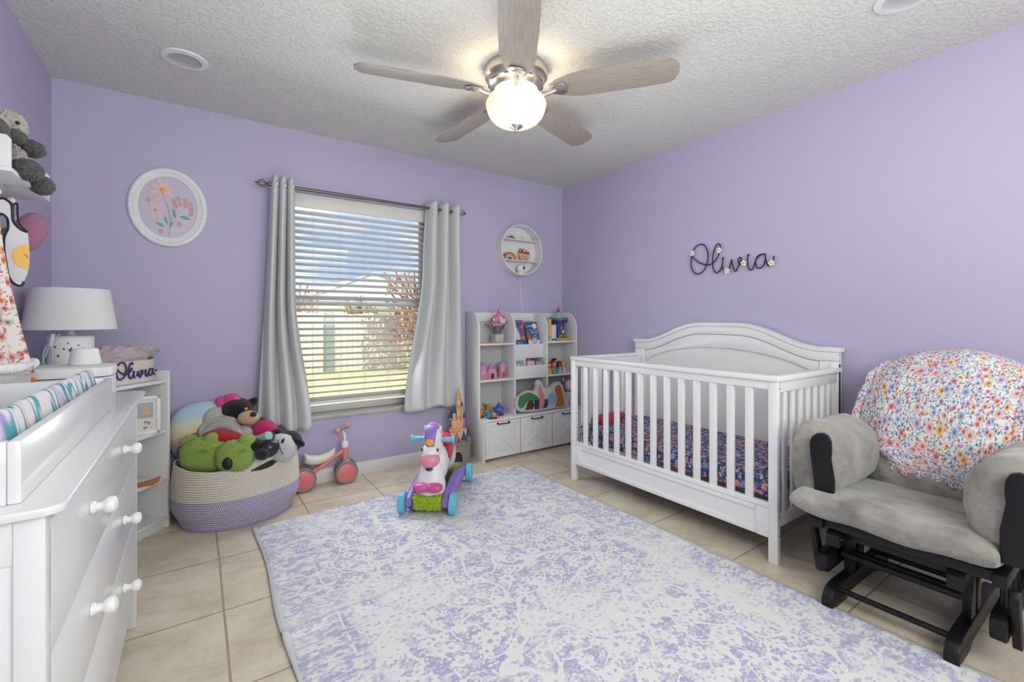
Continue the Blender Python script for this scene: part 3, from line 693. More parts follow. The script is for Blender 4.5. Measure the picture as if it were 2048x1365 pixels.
for z in (.475, .425, .375, .325, .29): obj('bolt', G().cyl((CX0 + .010 + (z * 40 % 2) * .004, CY1 - .043, z), (CX0 + .010 + (z * 40 % 2) * .004, CY1 - .0405, z), .004, n=10), 'grey_rubber', crib)
for x, z in ((CX0 + .02, .82), (CX0 + .02, .22), (CX0 + .02, .135), (CX1 - .03, .95)): obj('bolt', G().cyl((x, CY0 + .001, z), (x, CY0 - .0015, z), .0045, n=12), 'grey_rubber', crib)
g = G().box((CX0 + .040, CY0 + .045, .285), (CX1 - .046, CY1 - .045, .392), .022, seg=4).uvbox(1)
mt = obj('crib_mattress', g, 'sheet', None, 'crib mattress in a navy floral sheet, lying in the white crib', 'mattress')
pk = G().pillow((2.52, 2.36, .42), (.17, .035, .03), RZ(.05), n=12).pillow((2.42, 2.30, .415), (.05, .04, .028), n=10)
obj('folded_cloth', pk, 'pink_plush', None, 'bright pink folded cloth on the far end of the crib mattress', 'cloth')

# ---------------------------------------------------------------- glider chair
GY0, GY1 = .262, .925   # outer faces of the two sides
gl = thing('glider_chair', 'black glider rocking chair with grey cushions, in the right corner of the view', 'rocking chair', (2.4, .59, 0))
def yz(y0, y1, outl, mat='black', name='x', bev=.004, lab=None):   # outline in XZ, thickness along Y
    return obj(name, G().prism(outl, y1 - y0, TR(0, y1, 0) @ XZ, bev), mat, gl, lab)
for y in (.385, .745):
    yz(y, y + .040, [(2.045, 0), (2.045, .035), (2.06, .062), (2.085, .075), (2.13, .082), (2.62, .082), (2.66, .07), (2.68, .04), (2.68, 0), (2.55, 0), (2.52, .018), (2.22, .018), (2.19, 0)], name='runner')
    for x in (2.24, 2.33): obj('upright', G().box((x, y + .005, .08), (x + .06, y + .03, .24), .003), 'black', gl)
    yz(y - .004, y + .044, [(2.10, .232), (2.10, .278), (2.112, .29), (2.62, .29), (2.62, .232)], name='top_runner')
for x, z, r in ((2.125, .058, .011), (2.2, .175, .014), (2.27, .165, .012), (2.52, .10, .014)):
    obj('cross_bar', G().cyl((x, .41, z), (x, .765, z), r, n=14), 'black', gl)
obj('cross_bar', G().box((2.155, .41, .255), (2.185, .765, .283), .004), 'black', gl)
obj('cross_bar', G().box((2.40, .41, .25), (2.46, .765, .28), .004), 'black', gl)
obj('bolt_cap', G().ball((2.118, .744, .262), (.006, .004, .006), n=10), 'gold', gl)
for y in (.262, .830):
    for x in (2.19, 2.52):
        obj('swing_arm', G().prism([(-.018, 0), (-.022, .01), (-.018, .20), (0, .212), (.02, .20), (.022, .01), (.016, -.006), (-.010, -.008)], .022, TR(x, y + .022, .085) @ RY(-.34) @ XZ, .003), 'black', gl)
# seat frame and the moving sides
obj('seat_frame', G().box((2.10, .31, .300), (2.14, .86, .335), .004), 'black', gl)
obj('seat_frame', G().box((2.55, .31, .29), (2.60, .86, .330), .004), 'black', gl)
for y in (.283, .795): obj('seat_frame', G().box((2.085, y, .292), (2.68, y + .035, .335), .006), 'black', gl)
for y in (.288, .788):
    yz(y, y + .04, [(2.11, .122), (2.104, .15), (2.115, .178), (2.14, .190), (2.66, .190), (2.68, .17), (2.68, .13), (2.66, .118), (2.14, .108), (2.12, .11)], name='lower_side_rail')
    for i in range(5):
        x = 2.20 + i * .085; obj('spindle', G().cyl((x, y + .02, .185), (x, y + .02, .298), .0085, n=12), 'black', gl)
S = [(.835, .385), (.838, .46), (.846, .53), (.853, .585), (.855, .630), (.846, .655), (.828, .671), (.808, .675), (.790, .667), (.780, .645), (.778, .61), (.781, .575), (.776, .54), (.768, .49), (.768, .385)]
for y in (GY0 - .03, GY1 - .060):
    m_ = basis((0, 1, 0), (0, 0, 1), (1, 0, 0), (2.112 if y > .6 else 2.055, 0, 0)); o = S if y > .6 else [(1.065 - q[0], q[1]) for q in S[::-1]]
    obj('arm_panel', G().prism(o, .028, m_, .005), 'black', gl)
    obj('armrest', G().box((2.26, y, .600), (2.58, y + .034, .622), .006), 'black', gl)
    obj('back_post', G().box((2.60, y, .30), (2.64, y + .034, .60), .004, rot=None), 'black', gl)
# back frame
for y in (.37, .78):
    obj('back_post', G().tube([(2.62, y + .0, .36), (2.70, y, .62), (2.80, y, .90)], .016, 10, 4), 'black', gl)
for k in range(5):
    y = .42 + k * .08; obj('back_spindle', G().tube([(2.64, y, .42), (2.71, y, .66), (2.795, y, .88)], .008, 8, 3), 'black', gl)
# cushions
def wseat(q):
    q.z += -.006 * (q.x / .30) ** 2 + .006 * math.sin(q.y * 22) * math.exp(-((q.x + .25) / .1) ** 2)
    return q
obj('seat_cushion', G().pillow((2.340, .590, .378), (.325, .312, .052), RZ(-.03) @ RY(.085), n=48, e=7, p=.30, warp=wseat, amp=.006, corner=.07), 'suede', gl, 'grey suede seat cushion')
bk = basis((0, -1, 0), (.36, 0, .933), (-.933, 0, .36))
def wback(q):
    q.z += .02 * math.cos(q.y * 5) + .008 * math.sin(q.y * 19 + q.x * 3) - .05 * (q.x / .3) ** 4 * .5
    return q
obj('back_cushion', G().pillow((2.706, .575, .642), (.290, .345, .070), bk, n=44, e=4, p=.38, warp=wback, amp=.012, corner=.36), 'suede', gl, 'grey suede back cushion')
for sg, yc in ((1, GY1 - .035), (-1, GY0 - .015)):
    prof = [(-.030, .40), (-.042, .48), (-.048, .58), (-.044, .650), (-.020, .698), (.020, .712), (.070, .700), (.118, .660), (.142, .60), (.146, .53), (.130, .465), (.10, .425), (.04, .40), (-.02, .39)]
    rows = []
    for i in range(26):
        u = i / 25; x = (2.142 if sg > 0 else 2.086) + (.455 if sg > 0 else .50) * u; e = 1 - .22 * (1 - min(1, u / .10)) ** 2 - .18 * max(0, (u - .88) / .12) ** 2
        row = []
        for a, z in prof:
            zz = .55 + (z - .55) * e - .02 * u + .010 * noise.noise(Vector((x * 8, z * 8, yc)))
            row.append(Vector((x + .012 * math.sin(z * 12), yc + sg * -(.03 + (a - .03) * (e if a > .03 else 1)), zz)))
        rows.append(row)
    obj('arm_cushion', G().rings(rows), 'suede', gl, 'grey suede arm cushion', angle=70)
# floral quilt over the back
def quilt(grow=0.):
    # path over the back, from the hem in front, up over the top, and down behind
    path = [Vector((x, 0, z)) for x, z in ((2.598, .490), (2.618, .58), (2.658, .73), (2.705, .86), (2.745, .945), (2.785, .996), (2.835, 1.008), (2.872, .975), (2.885, .90), (2.888, .78))]
    pp = crom(path, 6)
    def f(u, v):
        i = v * (len(pp) - 1); a = int(min(i, len(pp) - 2)); p = pp[a].lerp(pp[a + 1], i - a)
        def ip(tb):
            for (a0, b0), (a1, b1) in zip(tb, tb[1:]):
                if v <= a1: t_ = (v - a0) / (a1 - a0); t_ = t_ * t_ * (3 - 2 * t_); return b0 + (b1 - b0) * t_
            return tb[-1][1]
        w0 = ip([(0, .770), (.09, .83), (.18, .858), (.33, .812), (.45, .765), (.6, .735), (1, .74)]) + .006 * math.sin(v * 26)
        w1 = ip([(0, .372), (.2, .345), (.5, .300), (.7, .32), (1, .36)])
        y = w0 + (w1 - w0) * u
        z = p.z; x = p.x
        c = 1 - (2 * u - 1) ** 2
        if v > .38: z += -.075 * (1 - c) ** 1.5 * sm(.38, .62, v) 
        z -= .03 * (u - .6) * (1 - v) ** 2 + .0 * u
        x -= .028 * c * sm(0, .3, v) * (1 - sm(.5, .8, v)) + .018 * (1 - sm(0, .3, v)) + .006 * math.sin(u * 9 + v * 5)
        x -= .035 * sm(.75, 1, 1 - u) * sm(0, .3, 1 - v) * -1
        return Vector((x - .030 + .02 * abs(2 * u - 1) ** 3, y, z + .004 * math.sin(u * 14)))
    return f
qf = quilt(); W2 = 0.66
q = thing('floral_quilt', 'white quilt printed with small watercolour flowers, draped over the rocking chair back', 'blanket', (2.75, .6, .5))
obj('quilt_cloth', G().sheet(lambda u, v: qf(u, v), 60, 60, .66, .95), 'floral', q, solid=.006, angle=80)
def ruffle(P_, out, n=140, w=.035, ph=0.):
    g = G()
    def f(u, v):
        p, d = P_(u); k = v * w; wv = math.sin(u * n * .35 + ph) * .006 * v + math.sin(u * n * .8) * .003 * v
        return p + d * k + out * wv + out * .003
    return g.sheet(f, 110, 5, .9, .04)
obj('ruffle', ruffle(lambda u: (qf(u, 0), Vector((-.04, 0, -1))), Vector((-1, 0, .15))), 'floral', q, solid=.002, angle=80)
obj('ruffle', ruffle(lambda u: (qf(0, u * .62), Vector((-.1, 1, -.12)).normalized()), Vector((-1, 0, .2)), w=.028), 'floral', q, solid=.002, angle=80)
obj('ruffle', ruffle(lambda u: (qf(1, u * .62), Vector((-.1, -1, -.12)).normalized()), Vector((-1, 0, .2)), w=.028), 'floral', q, solid=.002, angle=80)

# ---------------------------------------------------------------- rug
def rugz(x, y):
    # a fold runs from the left edge towards the middle of the rug
    d = (y - 1.80) - (x - .26) * .06; k = math.exp(-((x - .26) / .55) ** 2)
    z = .017 * math.exp(-(d / .022) ** 2) * k
    z += .004 * math.exp(-((y - 2.25) / .03) ** 2) * math.exp(-((x - .3) / .3) ** 2)
    return z
RX0, RX1, RY0_, RY1_ = .258, 2.078, .16, 2.87
def rf(u, v):
    x = RX0 + (RX1 - RX0) * u; y = RY0_ + (RY1_ - RY0_) * v
    e = .008 * math.sin(v * 17) * (u < .001) + .006 * math.sin(v * 11 + 2) * (u > .999)
    y2 = y + (.05 * (u - .3) if v > .999 else 0) * 1
    y2 = y + .055 * (u - .45) * v ** 6
    return Vector((x + e, y2, .009 + rugz(x, y)))
g = G().sheet(rf, 60, 200)
rug = obj('area_rug', g, ['rug', 'rugback'], None, 'large lavender and white floral rug on the tile floor', 'rug', solid=.007, loc=((RX0 + RX1) / 2, (RY0_ + RY1_) / 2, .003), angle=60)
rug.modifiers[0].offset = -1
rug.modifiers[0].material_offset_rim = 1

# ---------------------------------------------------------------- dresser with changing tray
DX, DY0, DY1 = -.182, .943, 2.215
dr = thing('dresser', 'white six-knob dresser along the left wall, nearest the camera', 'dresser', (-.40, 1.58, 0))
c = .028; tx, ty0, ty1 = -.160, .93, 2.262
o2 = [(XL + .004, ty0), (tx - c, ty0)] + [(tx - c + c * math.sin(a), ty0 + c - c * math.cos(a)) for a in (.3, .6, .9, 1.2, 1.5)] + [(tx - c + c * math.cos(a), ty1 - c + c * math.sin(a)) for a in (.1, .5, .8, 1.1, 1.5)] + [(XL + .004, ty1)]
obj('top_board', G().prism(o2, .0135, TR(0, 0, .8565), .003), 'dresserw', dr)
for x in (DX - .034, XL + .016):
    for y in (DY0, DY1 - .032): obj('leg', G().box((x, y, 0), (x + .034, y + .032, .8565), .002), 'dresserw', dr)
for y in (DY0 + .006, DY1 - .020):
    obj('side_panel', G().box((XL + .05, y, .14), (DX - .034, y + .012, .80), .001).box((XL + .05, y - .003, .79), (DX - .034, y + .014, .8565), .001).box((XL + .05, y - .003, .10), (DX - .034, y + .014, .16), .001), 'dresserw', dr)
obj('carcass', G().box((XL + .03, DY0 + .03, .15), (DX - .045, DY1 - .032, .8565)), 'dresserw', dr)
obj('front_rail', G().box((DX - .03, DY0 + .03, .125), (DX - .004, DY1 - .03, .165), .002), 'dresserw', dr)
obj('front_rail', G().box((DX - .03, DY0 + .03, .838), (DX - .006, DY1 - .03, .8565), .001), 'dresserw', dr)
kp = [(.011, 0), (.0135, .002), (.013, .007), (.0095, .010), (.0085, .018), (.010, .0215), (.0155, .026), (.0175, .033), (.016, .040), (.009, .0445), (.002, .0455)]
for z0, z1, kz in ((.632, .836, .750), (.426, .628, .536), (.170, .422, .330)):
    d = obj('drawer', G().box((DX - .022, DY0 + .036, z0), (DX, DY1 - .036, z1), .003), 'dresserw', dr)
    for y in (1.285, 1.80): obj('knob', G().lathe(kp, (DX, y, kz), (1, 0, 0), n=28), 'white', d)
TX, TY0, TY1, TZ = -.213, .972, 1.86, .8705
tr = thing('changing_tray', 'white open changing tray standing on the dresser top', 'changing tray', (-.4, 1.4, TZ))
for lo, hi in (((TX - .016, TY0, TZ), (TX, TY1, TZ + .094)), ((XL + .015, TY0, TZ), (XL + .031, TY1, TZ + .094))): obj('side_board', G().box(lo, hi, .003), 'dresserw', tr)
for y in (TY0, TY1 - .016): obj('end_board', G().box((XL + .031, y, TZ), (TX - .016, y + .016, TZ + .094), .002), 'dresserw', tr)
obj('base_board', G().box((XL + .031, TY0 + .016, TZ), (TX - .016, TY1 - .016, TZ + .008)), 'dresserw', tr)
pd = thing('changing_pad', 'contoured changing pad in a purple and teal feather print cover, in the white tray', 'changing pad', (-.42, 1.4, .88))
x0, x1, py0, py1 = XL + .034, TX - .020, TY0 + .03, TY1 - .022
def padf(u, v):
    s = abs(2 * u - 1); e = min(v, 1 - v)
    z = .905 + .092 * math.exp(-((s - .84) / .24) ** 2) - .045 * sm(.88, 1, s)
    z -= .05 * max(0, 1 - e / .035) ** 2
    return Vector((x0 + (x1 - x0) * u, py0 + (py1 - py0) * v, z))
g = G().sheet(padf, 80, 60, .50, .85)
g.sheet(lambda u, v: Vector((x0 + (x1 - x0) * u, py0 + (py1 - py0) * v, .880)), 4, 6)
for x in (x0, x1):
    g.sheet(lambda u, v: Vector((x, py0 + (py1 - py0) * u, .880 + (padf(0, u).z - .880) * v)), 60, 4, .85, .08)
g.sheet(lambda u, v: Vector((padf(u, 1).x, py1, .880 + (padf(u, 1).z - .880) * v)), 40, 3, .3, .08)
g.sheet(lambda u, v: Vector((padf(u, 0).x, py0, .880 + (padf(u, 0).z - .880) * v)), 40, 3, .3, .08)
obj('pad_cover', g, 'pad', pd, angle=70)
obj('care_label', G().sheet(lambda u, v: Vector((-.50 + .05 * u, 1.80 - .01 * v, .915 + .045 * v)) + Vector((.01 * v, 0, .004 * math.sin(u * 5))), 6, 4), 'plate', pd, solid=.001)
for i in range(4): obj('label_print', G().box((-.493, 1.7975 - .002 * i, .921 + .008 * i), (-.455, 1.7985 - .002 * i, .924 + .008 * i)), 'ink', pd)

# wicker basket at the back of the dresser
wb = thing('wicker_basket', 'white wicker basket with a braided rim, at the far left end of the dresser top', 'basket', (-.535, 2.08, .870))
def rect_ring(cx, cy, hx_, hy_, z, n=48, e=.35):
    return [Vector((cx + hx_ * math.copysign(abs(math.cos(a)) ** e, math.cos(a)), cy + hy_ * math.copysign(abs(math.sin(a)) ** e, math.sin(a)), z)) for a in [2 * PI * i / n for i in range(n)]]
g = G().rings([rect_ring(-.535, 2.08, .075 + .012 * t, .12 + .012 * t, .8705 + .125 * t) for t in (0, .25, .5, .75, 1)] + [rect_ring(-.535, 2.08, .078 + .008 * t, .124 + .008 * t, .8705 + .125 * t) for t in (1, .1)], True)
obj('basket_body', g, simple('white_wicker', 'cfcdc9', .7, bump=(120, .8, .01)), wb)
rr = rect_ring(-.535, 2.08, .09, .135, .998, 96); g = G()
for ph in (0, PI):
    g.tube([p + Vector((0, 0, .008 * math.sin(i * 1.3 + ph))) + Vector((p.x + .535, p.y - 2.08, 0)).normalized() * .007 * math.cos(i * 1.3 + ph) for i, p in enumerate(rr)], .0085, 6, 2, True)
obj('braided_rim', g, 'plate', wb)
ms = thing('muslin_wrap', 'white muslin cloth with coral flowers hanging down into the white wicker basket', 'cloth', (-.54, 2.1, .96))
def mf(u, v):
    r = .035 + .052 * v ** 1.6; a = 2 * PI * u; k = 1 + .16 * math.sin(5 * a + v) + .08 * math.sin(9 * a)
    return Vector((-.552 + .012 * v + r * k * math.cos(a), 2.09 + r * 1.25 * k * math.sin(a), 1.50 - .53 * v))
obj('cloth', G().sheet(mf, 72, 24, .5, .6, closed_u=True), 'muslin', ms, solid=.0015, angle=80)

# wall shelf with pegs
SX, SY0, SY1, SZ = -.490, 2.126, 2.604, 1.623
ws = thing('wall_shelf', 'white wall shelf with end panels and pegs, high on the left wall', 'wall shelf', (XL, 2.36, SZ))
obj('shelf_board', G().box((XL, SY0 - .001, SZ), (SX + .001, SY1 + .001, SZ + .014), .001), 'white2', ws)
for y in (SY0, SY1 - .010): obj('end_panel', G().prism([(XL, SZ + .0145), (SX, SZ + .0145), (SX, SZ + .105), (SX - .01, SZ + .117), (XL, SZ + .117)], .010, TR(0, y + .010, 0) @ XZ, .001), 'white2', ws)
obj('peg_rail', G().box((XL, SY0, SZ - .075), (XL + .014, SY1, SZ), .002), 'white2', ws)
for y in (2.17, 2.32, 2.47): obj('peg', G().lathe([(.006, 0), (.006, .04), (.011, .05), (.012, .058), (.006, .064)], (XL + .014, y, SZ - .045), (1, 0, .25), n=16), 'plate', ws)
sl = thing('plush_sloth', 'grey and cream fluffy stuffed animal sitting on the left wall shelf', 'stuffed animal', (-.53, 2.36, SZ + .014))
fz = dict(amp=.20, freq=80)
g = G(); g.mi = 0
for c_, r_ in (((-0.5, 2.403, 1.778), (.036, .050, .030)), ((-0.476, 2.236, 1.659), (.040, .058, .034)), ((-0.468, 2.375, 1.641), (.034, .048, .034)), ((-0.5, 2.221, 1.763), (.028, .035, .022)), ((-0.52, 2.16, 1.748), (.02, .03, .045))): g.ball(c_, r_, n=64, **fz)
g.mi = 1
g.ball((-.552, 2.36, 1.70), (.055, .10, .075), n=64, **fz).ball((-0.53, 2.259, 1.809), (.048, .052, .050), n=64, **fz).ball((-0.51, 2.276, 1.799), (.026, .026, .026), n=48, **fz)
g.mi = 2; g.ball((-0.489, 2.187, 1.801), (.006, .008, .006), n=12)
obj('body', g, ['grey_plush', 'cream_plush', 'ink'], sl)
bb = thing('baby_bib', 'white bib with black piping and a yellow circle, hanging under the wall shelf', 'bib', (-.56, 2.38, 1.28))
bo = [(-0.593, 2.38, 1.566), (-0.576, 2.38, 1.571), (-0.563, 2.38, 1.575), (-0.55, 2.38, 1.566), (-0.543, 2.38, 1.554), (-0.541, 2.38, 1.523), (-0.54, 2.38, 1.501), (-0.532, 2.38, 1.483), (-0.519, 2.38, 1.468), (-0.504, 2.38, 1.461), (-0.502, 2.38, 1.444), (-0.501, 2.38, 1.419), (-0.499, 2.38, 1.383), (-0.499, 2.38, 1.351), (-0.504, 2.38, 1.308), (-0.512, 2.38, 1.282), (-0.518, 2.38, 1.267), (-0.532, 2.38, 1.27), (-0.544, 2.38, 1.287), (-0.55, 2.38, 1.312), (-0.554, 2.38, 1.347), (-0.558, 2.38, 1.378), (-0.56, 2.38, 1.419), (-0.558, 2.38, 1.441), (-0.552, 2.38, 1.464), (-0.55, 2.38, 1.483), (-0.553, 2.38, 1.506), (-0.563, 2.38, 1.519), (-0.571, 2.38, 1.52), (-0.593, 2.38, 1.527)]
def bend(p): return Vector((p[0], 2.38 - .018 * math.cos((p[0] + .56) * 18) + .03 * (p[2] - 1.42), p[2]))
g = G().prism([(p[0], p[2]) for p in bo], .006, XZ)
for v in g.bm.verts: b_ = bend(v.co); v.co.y += b_.y
obj('bib_cloth', g, 'book_white', bb)
obj('piping', G().tube([bend(p) + Vector((0, -.003, 0)) for p in bo[:10]], .0045, 8, 3), 'ink', bb)
obj('piping', G().tube([bend(p) + Vector((0, -.003, 0)) for p in bo[15:]], .0045, 8, 3), 'ink', bb)
obj('strap', G().tube([bend(p) + Vector((0, .01, 0)) for p in ((-0.542, 2.38, 1.556), (-0.537, 2.38, 1.566), (-0.532, 2.38, 1.561), (-0.531, 2.38, 1.525), (-0.526, 2.38, 1.489), (-0.507, 2.38, 1.466))], .0028, 8, 3), 'ink', bb)
cp = (-0.499, 2.38, 1.373); g = G(); ring = [(cp[0], cp[2])]
circ = [(cp[0] + .0405 * math.cos(a), cp[2] + .0455 * math.sin(a)) for a in [PI / 2 + PI * i / 14 for i in range(15)]]
g.prism(circ, .0015, XZ)
for v in g.bm.verts: v.co.y += bend(v.co).y - .0065
obj('yellow_circle', g, 'toy_yellow', bb)
g = G().prism([(cp[0] - .014, cp[2] + .014), (cp[0] - .001, cp[2] + .002), (cp[0] - .001, cp[2] - .008), (cp[0] - .010, cp[2] + .004)], .001, XZ)
for v in g.bm.verts: v.co.y += bend(v.co).y - .0085
obj('red_mark', g, 'toy_red', bb)
cpn = thing('knitted_hat', 'dusty pink baby cap hanging behind the bib under the wall shelf', 'cap', (-0.5453, 2.6077, 1.4893))
cc = Vector((-0.5429, 2.5694, 1.4877)); g = G().ball(cc, (.048, .06, .085), RY(.35) , n=28, amp=.06, freq=14)
g.ball(cc + Vector((.048, 0, .0)), (.008, .008, .008), n=10)
obj('crown', g, 'pinkfab', cpn)
hc = Vector((-0.6213, 2.5265, 1.4081)); ht = thing('sun_hat', 'multicoloured printed sun hat with a pink lining, behind the bib at the left edge', 'hat', tuple(hc))
g = G().ball(hc, (.052, .05, .090), RY(.15), n=24, amp=.1).uvbox(1)
obj('crown', g, 'multi', ht)
obj('brim', G().ball(hc + Vector((.008, .012, -.050)), (.056, .05, .060), RY(.3), n=24, amp=.08), 'pinkfab', ht)
# keep both tucked against the peg rail by their loops
obj('loop', G().tube([cc + Vector((-.03, 0, .08)), (XL + .05, 2.47, 1.60), (XL + .03, 2.47, 1.59)], .0015, 6, 3), 'pinkfab', cpn)
obj('loop', G().tube([hc + Vector((-.02, 0, .08)), (XL + .05, 2.17, 1.60), (XL + .03, 2.17, 1.59)], .0015, 6, 3), 'pinkfab', ht)

# nappy pail
pl_ = thing('diaper_pail', 'white lidded diaper pail with an orange sticker, behind the changing tray', 'pail', (-.395, 2.40, 0))
rb = lambda z, k=1.: rect_ring(-.395, 2.395, .128 * k, .105 * k, z, 64, .45)
obj('body', G().rings([rb(0, .93), rb(.01, .97), rb(.5, .99), rb(.925, 1)]), 'white2', pl_)
obj('lid', G().rings([rb(.928, .985), rb(.930, 1.02), rb(.952, 1.03), rb(.962, 1.01), rb(.967, .94), rb(.968, .6), rb(.968, .1)]), 'white2', pl_)
obj('sticker', G().box((-.510, 2.2885, .918), (-.468, 2.2900, .938), .001), 'sticker_orange', pl_, label='orange sticker')
obj('warning_print', G().box((-.50, 2.2884, .911), (-.475, 2.2900, .913)).box((-.50, 2.2884, .905), (-.48, 2.2900, .907)), 'grey_rubber', pl_)
nl = (-0.357, 2.42, 0.961)
obj('night_light', G().lathe([(.048, .969), (.049, .972), (.040, 1.026), (.036, 1.031), (.001, 1.029)], (nl[0], 2.42, 0), n=32), 'plate', None, 'small white tapered night light on the diaper pail lid in front of the lamp', 'night light')

# ---------------------------------------------------------------- corner shelf
FRx, FRy = -.118, 3.154; ang = math.atan2(.785, .62)
CM = TR(FRx, FRy, 0) @ RZ(ang)      # local x runs back along the front edge (negative), local y is depth
cs = thing('corner_shelf', 'white four-tier shelf unit turned into the back left corner', 'shelf unit', tuple((CM @ Vector((-.285, .1, 0)))[:2]) + (0,))
SL, SD = .570, .20
def cb(lo, hi, b=.001): return G().box(lo, hi, b).xf(CM)
obj('side_panel', cb((-.016, 0, 0), (0, SD, .862)), 'white2', cs)
obj('side_panel', cb((-SL, 0, 0), (-SL + .016, SD, .862)), 'white2', cs)
obj('back_panel', cb((-SL + .016, SD - .006, .04), (-.016, SD, .82)), 'white2', cs)
for z in (.797, .522, .259, .045): obj('shelf', cb((-SL + .016, .003, z), (-.016, SD - .006, z + .016)), 'white2', cs)
obj('plinth', cb((-SL + .016, .015, 0), (-.016, .030, .045)), 'white2', cs)
# table lamp
LP_ = Vector(((-.469), 2.86, .813))
lm = thing('table_lamp', 'white table lamp with a star-cut drum base on the corner shelf', 'table lamp', tuple(LP_))
obj('base', G().lathe([(.076, 0), (.079, .003), (.079, .250), (.074, .256), (.02, .258), (.012, .264), (.012, .30), (.004, .30)], tuple(LP_), n=48), 'plate', lm)
def star(c, r, n=5): return [(c[0] + (r if i % 2 == 0 else r * .4) * math.sin(PI * i / n), c[1] + (r if i % 2 == 0 else r * .4) * math.cos(PI * i / n)) for i in range(2 * n)]
g = G(); q = random.Random(5)
view = math.atan2(-2.86, .469)
stars = [(0, .195, .014), (.30, .185, .010), (.06, .165, .008), (-.30, .20, .006), (.52, .20, .006), (-.55, .17, .007), (.25, .14, .005), (-.2, .13, .006), (.42, .11, .007), (-.42, .10, .006), (.1, .09, .006), (-.7, .21, .006), (.7, .15, .006), (-.1, .05, .006), (.55, .06, .006), (-.5, .05, .006), (.3, .215, .005), (-.12, .225, .005)]
for a, z, r in stars:
    p = view + a; m = TR(LP_.x + .0785 * math.cos(p), LP_.y + .0785 * math.sin(p), LP_.z + z) @ RZ(p + PI / 2) @ basis((1, 0, 0), (0, 0, 1), (0, -1, 0))
    g.prism(star((0, 0), r), .0012, m)
obj('star_hole_shade', g, 'ink', lm)  # black stars laid on the drum for the dark inside its cut holes
obj('lamp_shade', G().lathe([(.158, .285), (.160, .287), (.134, .470), (.132, .470)], tuple(LP_), n=64, cap=False), simple('white_lampshade', 'dcdadc', .8), lm, solid=.002)
g = G()
for k in range(3): g.cyl((LP_.x, LP_.y, LP_.z + .455), (LP_.x + .132 * math.cos(k * 2.1), LP_.y + .132 * math.sin(k * 2.1), LP_.z + .462), .002, n=6)
g.cyl((LP_.x, LP_.y, LP_.z + .30), (LP_.x, LP_.y, LP_.z + .47), .004, n=8); obj('harp', g, 'chrome', lm)
cw = [((-0.4863, 2.7493, 1.0821)), ((-0.5052, 2.7503, 1.0564)), ((-0.5203, 2.7486, 1.0267)), ((-0.5353, 2.7468, 0.9758)), ((-0.5459, 2.7542, 0.9415)), ((-0.5247, 2.7395, 0.9244)), ((-0.5071, 2.7272, 0.9672)), ((-0.5115, 2.7425, 1.0138)), ((-0.5257, 2.7523, 1.0353)), ((-0.5388, 2.7493, 0.9887)), ((-0.5318, 2.7444, 0.9394))]
obj('power_cord', G().tube(cw, .0028, 8, 5), 'cord_blue', lm)
obj('cord_tag', G().sheet(lambda u, v: Vector((-0.515, 2.7449, 1.0827)).lerp(Vector((-0.523, 2.7383, 1.0273)), v) + Vector((.016 * u, -.01 * u, 0)), 3, 4), 'plate', lm, solid=.001)
# rope basket on top of the corner shelf
BC = CM @ Vector((-.190, .10, .813)); BM = TR(*BC) @ RZ(ang)
rbk = thing('rope_basket', 'small cream rope basket lettered Olivia in purple, on top of the corner shelf', 'basket', tuple(BC), ang)
def rim(z, k, a=.165, b=.080): return [Vector((a * k * math.copysign(abs(math.cos(t)) ** .6, math.cos(t)), b * k * math.copysign(abs(math.sin(t)) ** .8, math.sin(t)), z)) for t in [2 * PI * i / 48 for i in range(48)]]
rws = [rim(0.001, .90)]; z = .001
for i in range(16):
    z = .005 + i * .0072; rws += [rim(z, .955 + .004 * (i % 2) + .01 * i / 16), rim(z + .0036, .965 + .01 * i / 16)]
rws += [rim(z + .006, .93), rim(.02, .90), rim(.012, .2)]
obj('basket_body', G().rings(rws), 'linen', rbk, local=True, angle=60)
for sx_ in (-1, 1): obj('handle', G().box((sx_ * .158 - .012, -.022, .095), (sx_ * .158 + .012, .022, .128), .004), 'leather', rbk, local=True, label='brown leather handle')
SIGN= [[(1.949, 1.644), (1.923, 1.672), (1.889, 1.679), (1.86, 1.667), (1.84, 1.631), (1.833, 1.585), (1.844, 1.533), (1.868, 1.49), (1.91, 1.469), (1.944, 1.485), (1.964, 1.522), (1.968, 1.561), (1.966, 1.584), (1.96, 1.603), (1.949, 1.59), (1.927, 1.568), (1.889, 1.543), (1.848, 1.53), (1.807, 1.531), (1.775, 1.556), (1.758, 1.583), (1.75, 1.601)], [(1.742, 1.637), (1.744, 1.653), (1.756, 1.665), (1.771, 1.657), (1.787, 1.628), (1.797, 1.588), (1.8, 1.544), (1.797, 1.506), (1.783, 1.475), (1.767, 1.466), (1.744, 1.483), (1.73, 1.511), (1.726, 1.536), (1.724, 1.561)], [(1.724, 1.561), (1.728, 1.521), (1.725, 1.488), (1.711, 1.467)], [(1.681, 1.484), (1.67, 1.516), (1.664, 1.549)], [(1.664, 1.549), (1.657, 1.511), (1.645, 1.477), (1.636, 1.464), (1.624, 1.482), (1.609, 1.517), (1.596, 1.54), (1.602, 1.553), (1.613, 1.551), (1.618, 1.532), (1.609, 1.51), (1.595, 1.506)], [(1.551, 1.561), (1.556, 1.532), (1.552, 1.49), (1.538, 1.466), (1.521, 1.473), (1.507, 1.513), (1.493, 1.546), (1.47, 1.559), (1.443, 1.557)], [(1.443, 1.557), (1.47, 1.556), (1.497, 1.533), (1.504, 1.506), (1.493, 1.477), (1.477, 1.471), (1.457, 1.484), (1.445, 1.517), (1.443, 1.556)], [(1.443, 1.556), (1.44, 1.52), (1.43, 1.488), (1.411, 1.476)], [(1.392, 1.541), (1.393, 1.511)]]
SIGN_FLOWERS= [(1.955, 1.622), (1.75, 1.619), (1.694, 1.473), (1.579, 1.513), (1.404, 1.496)]
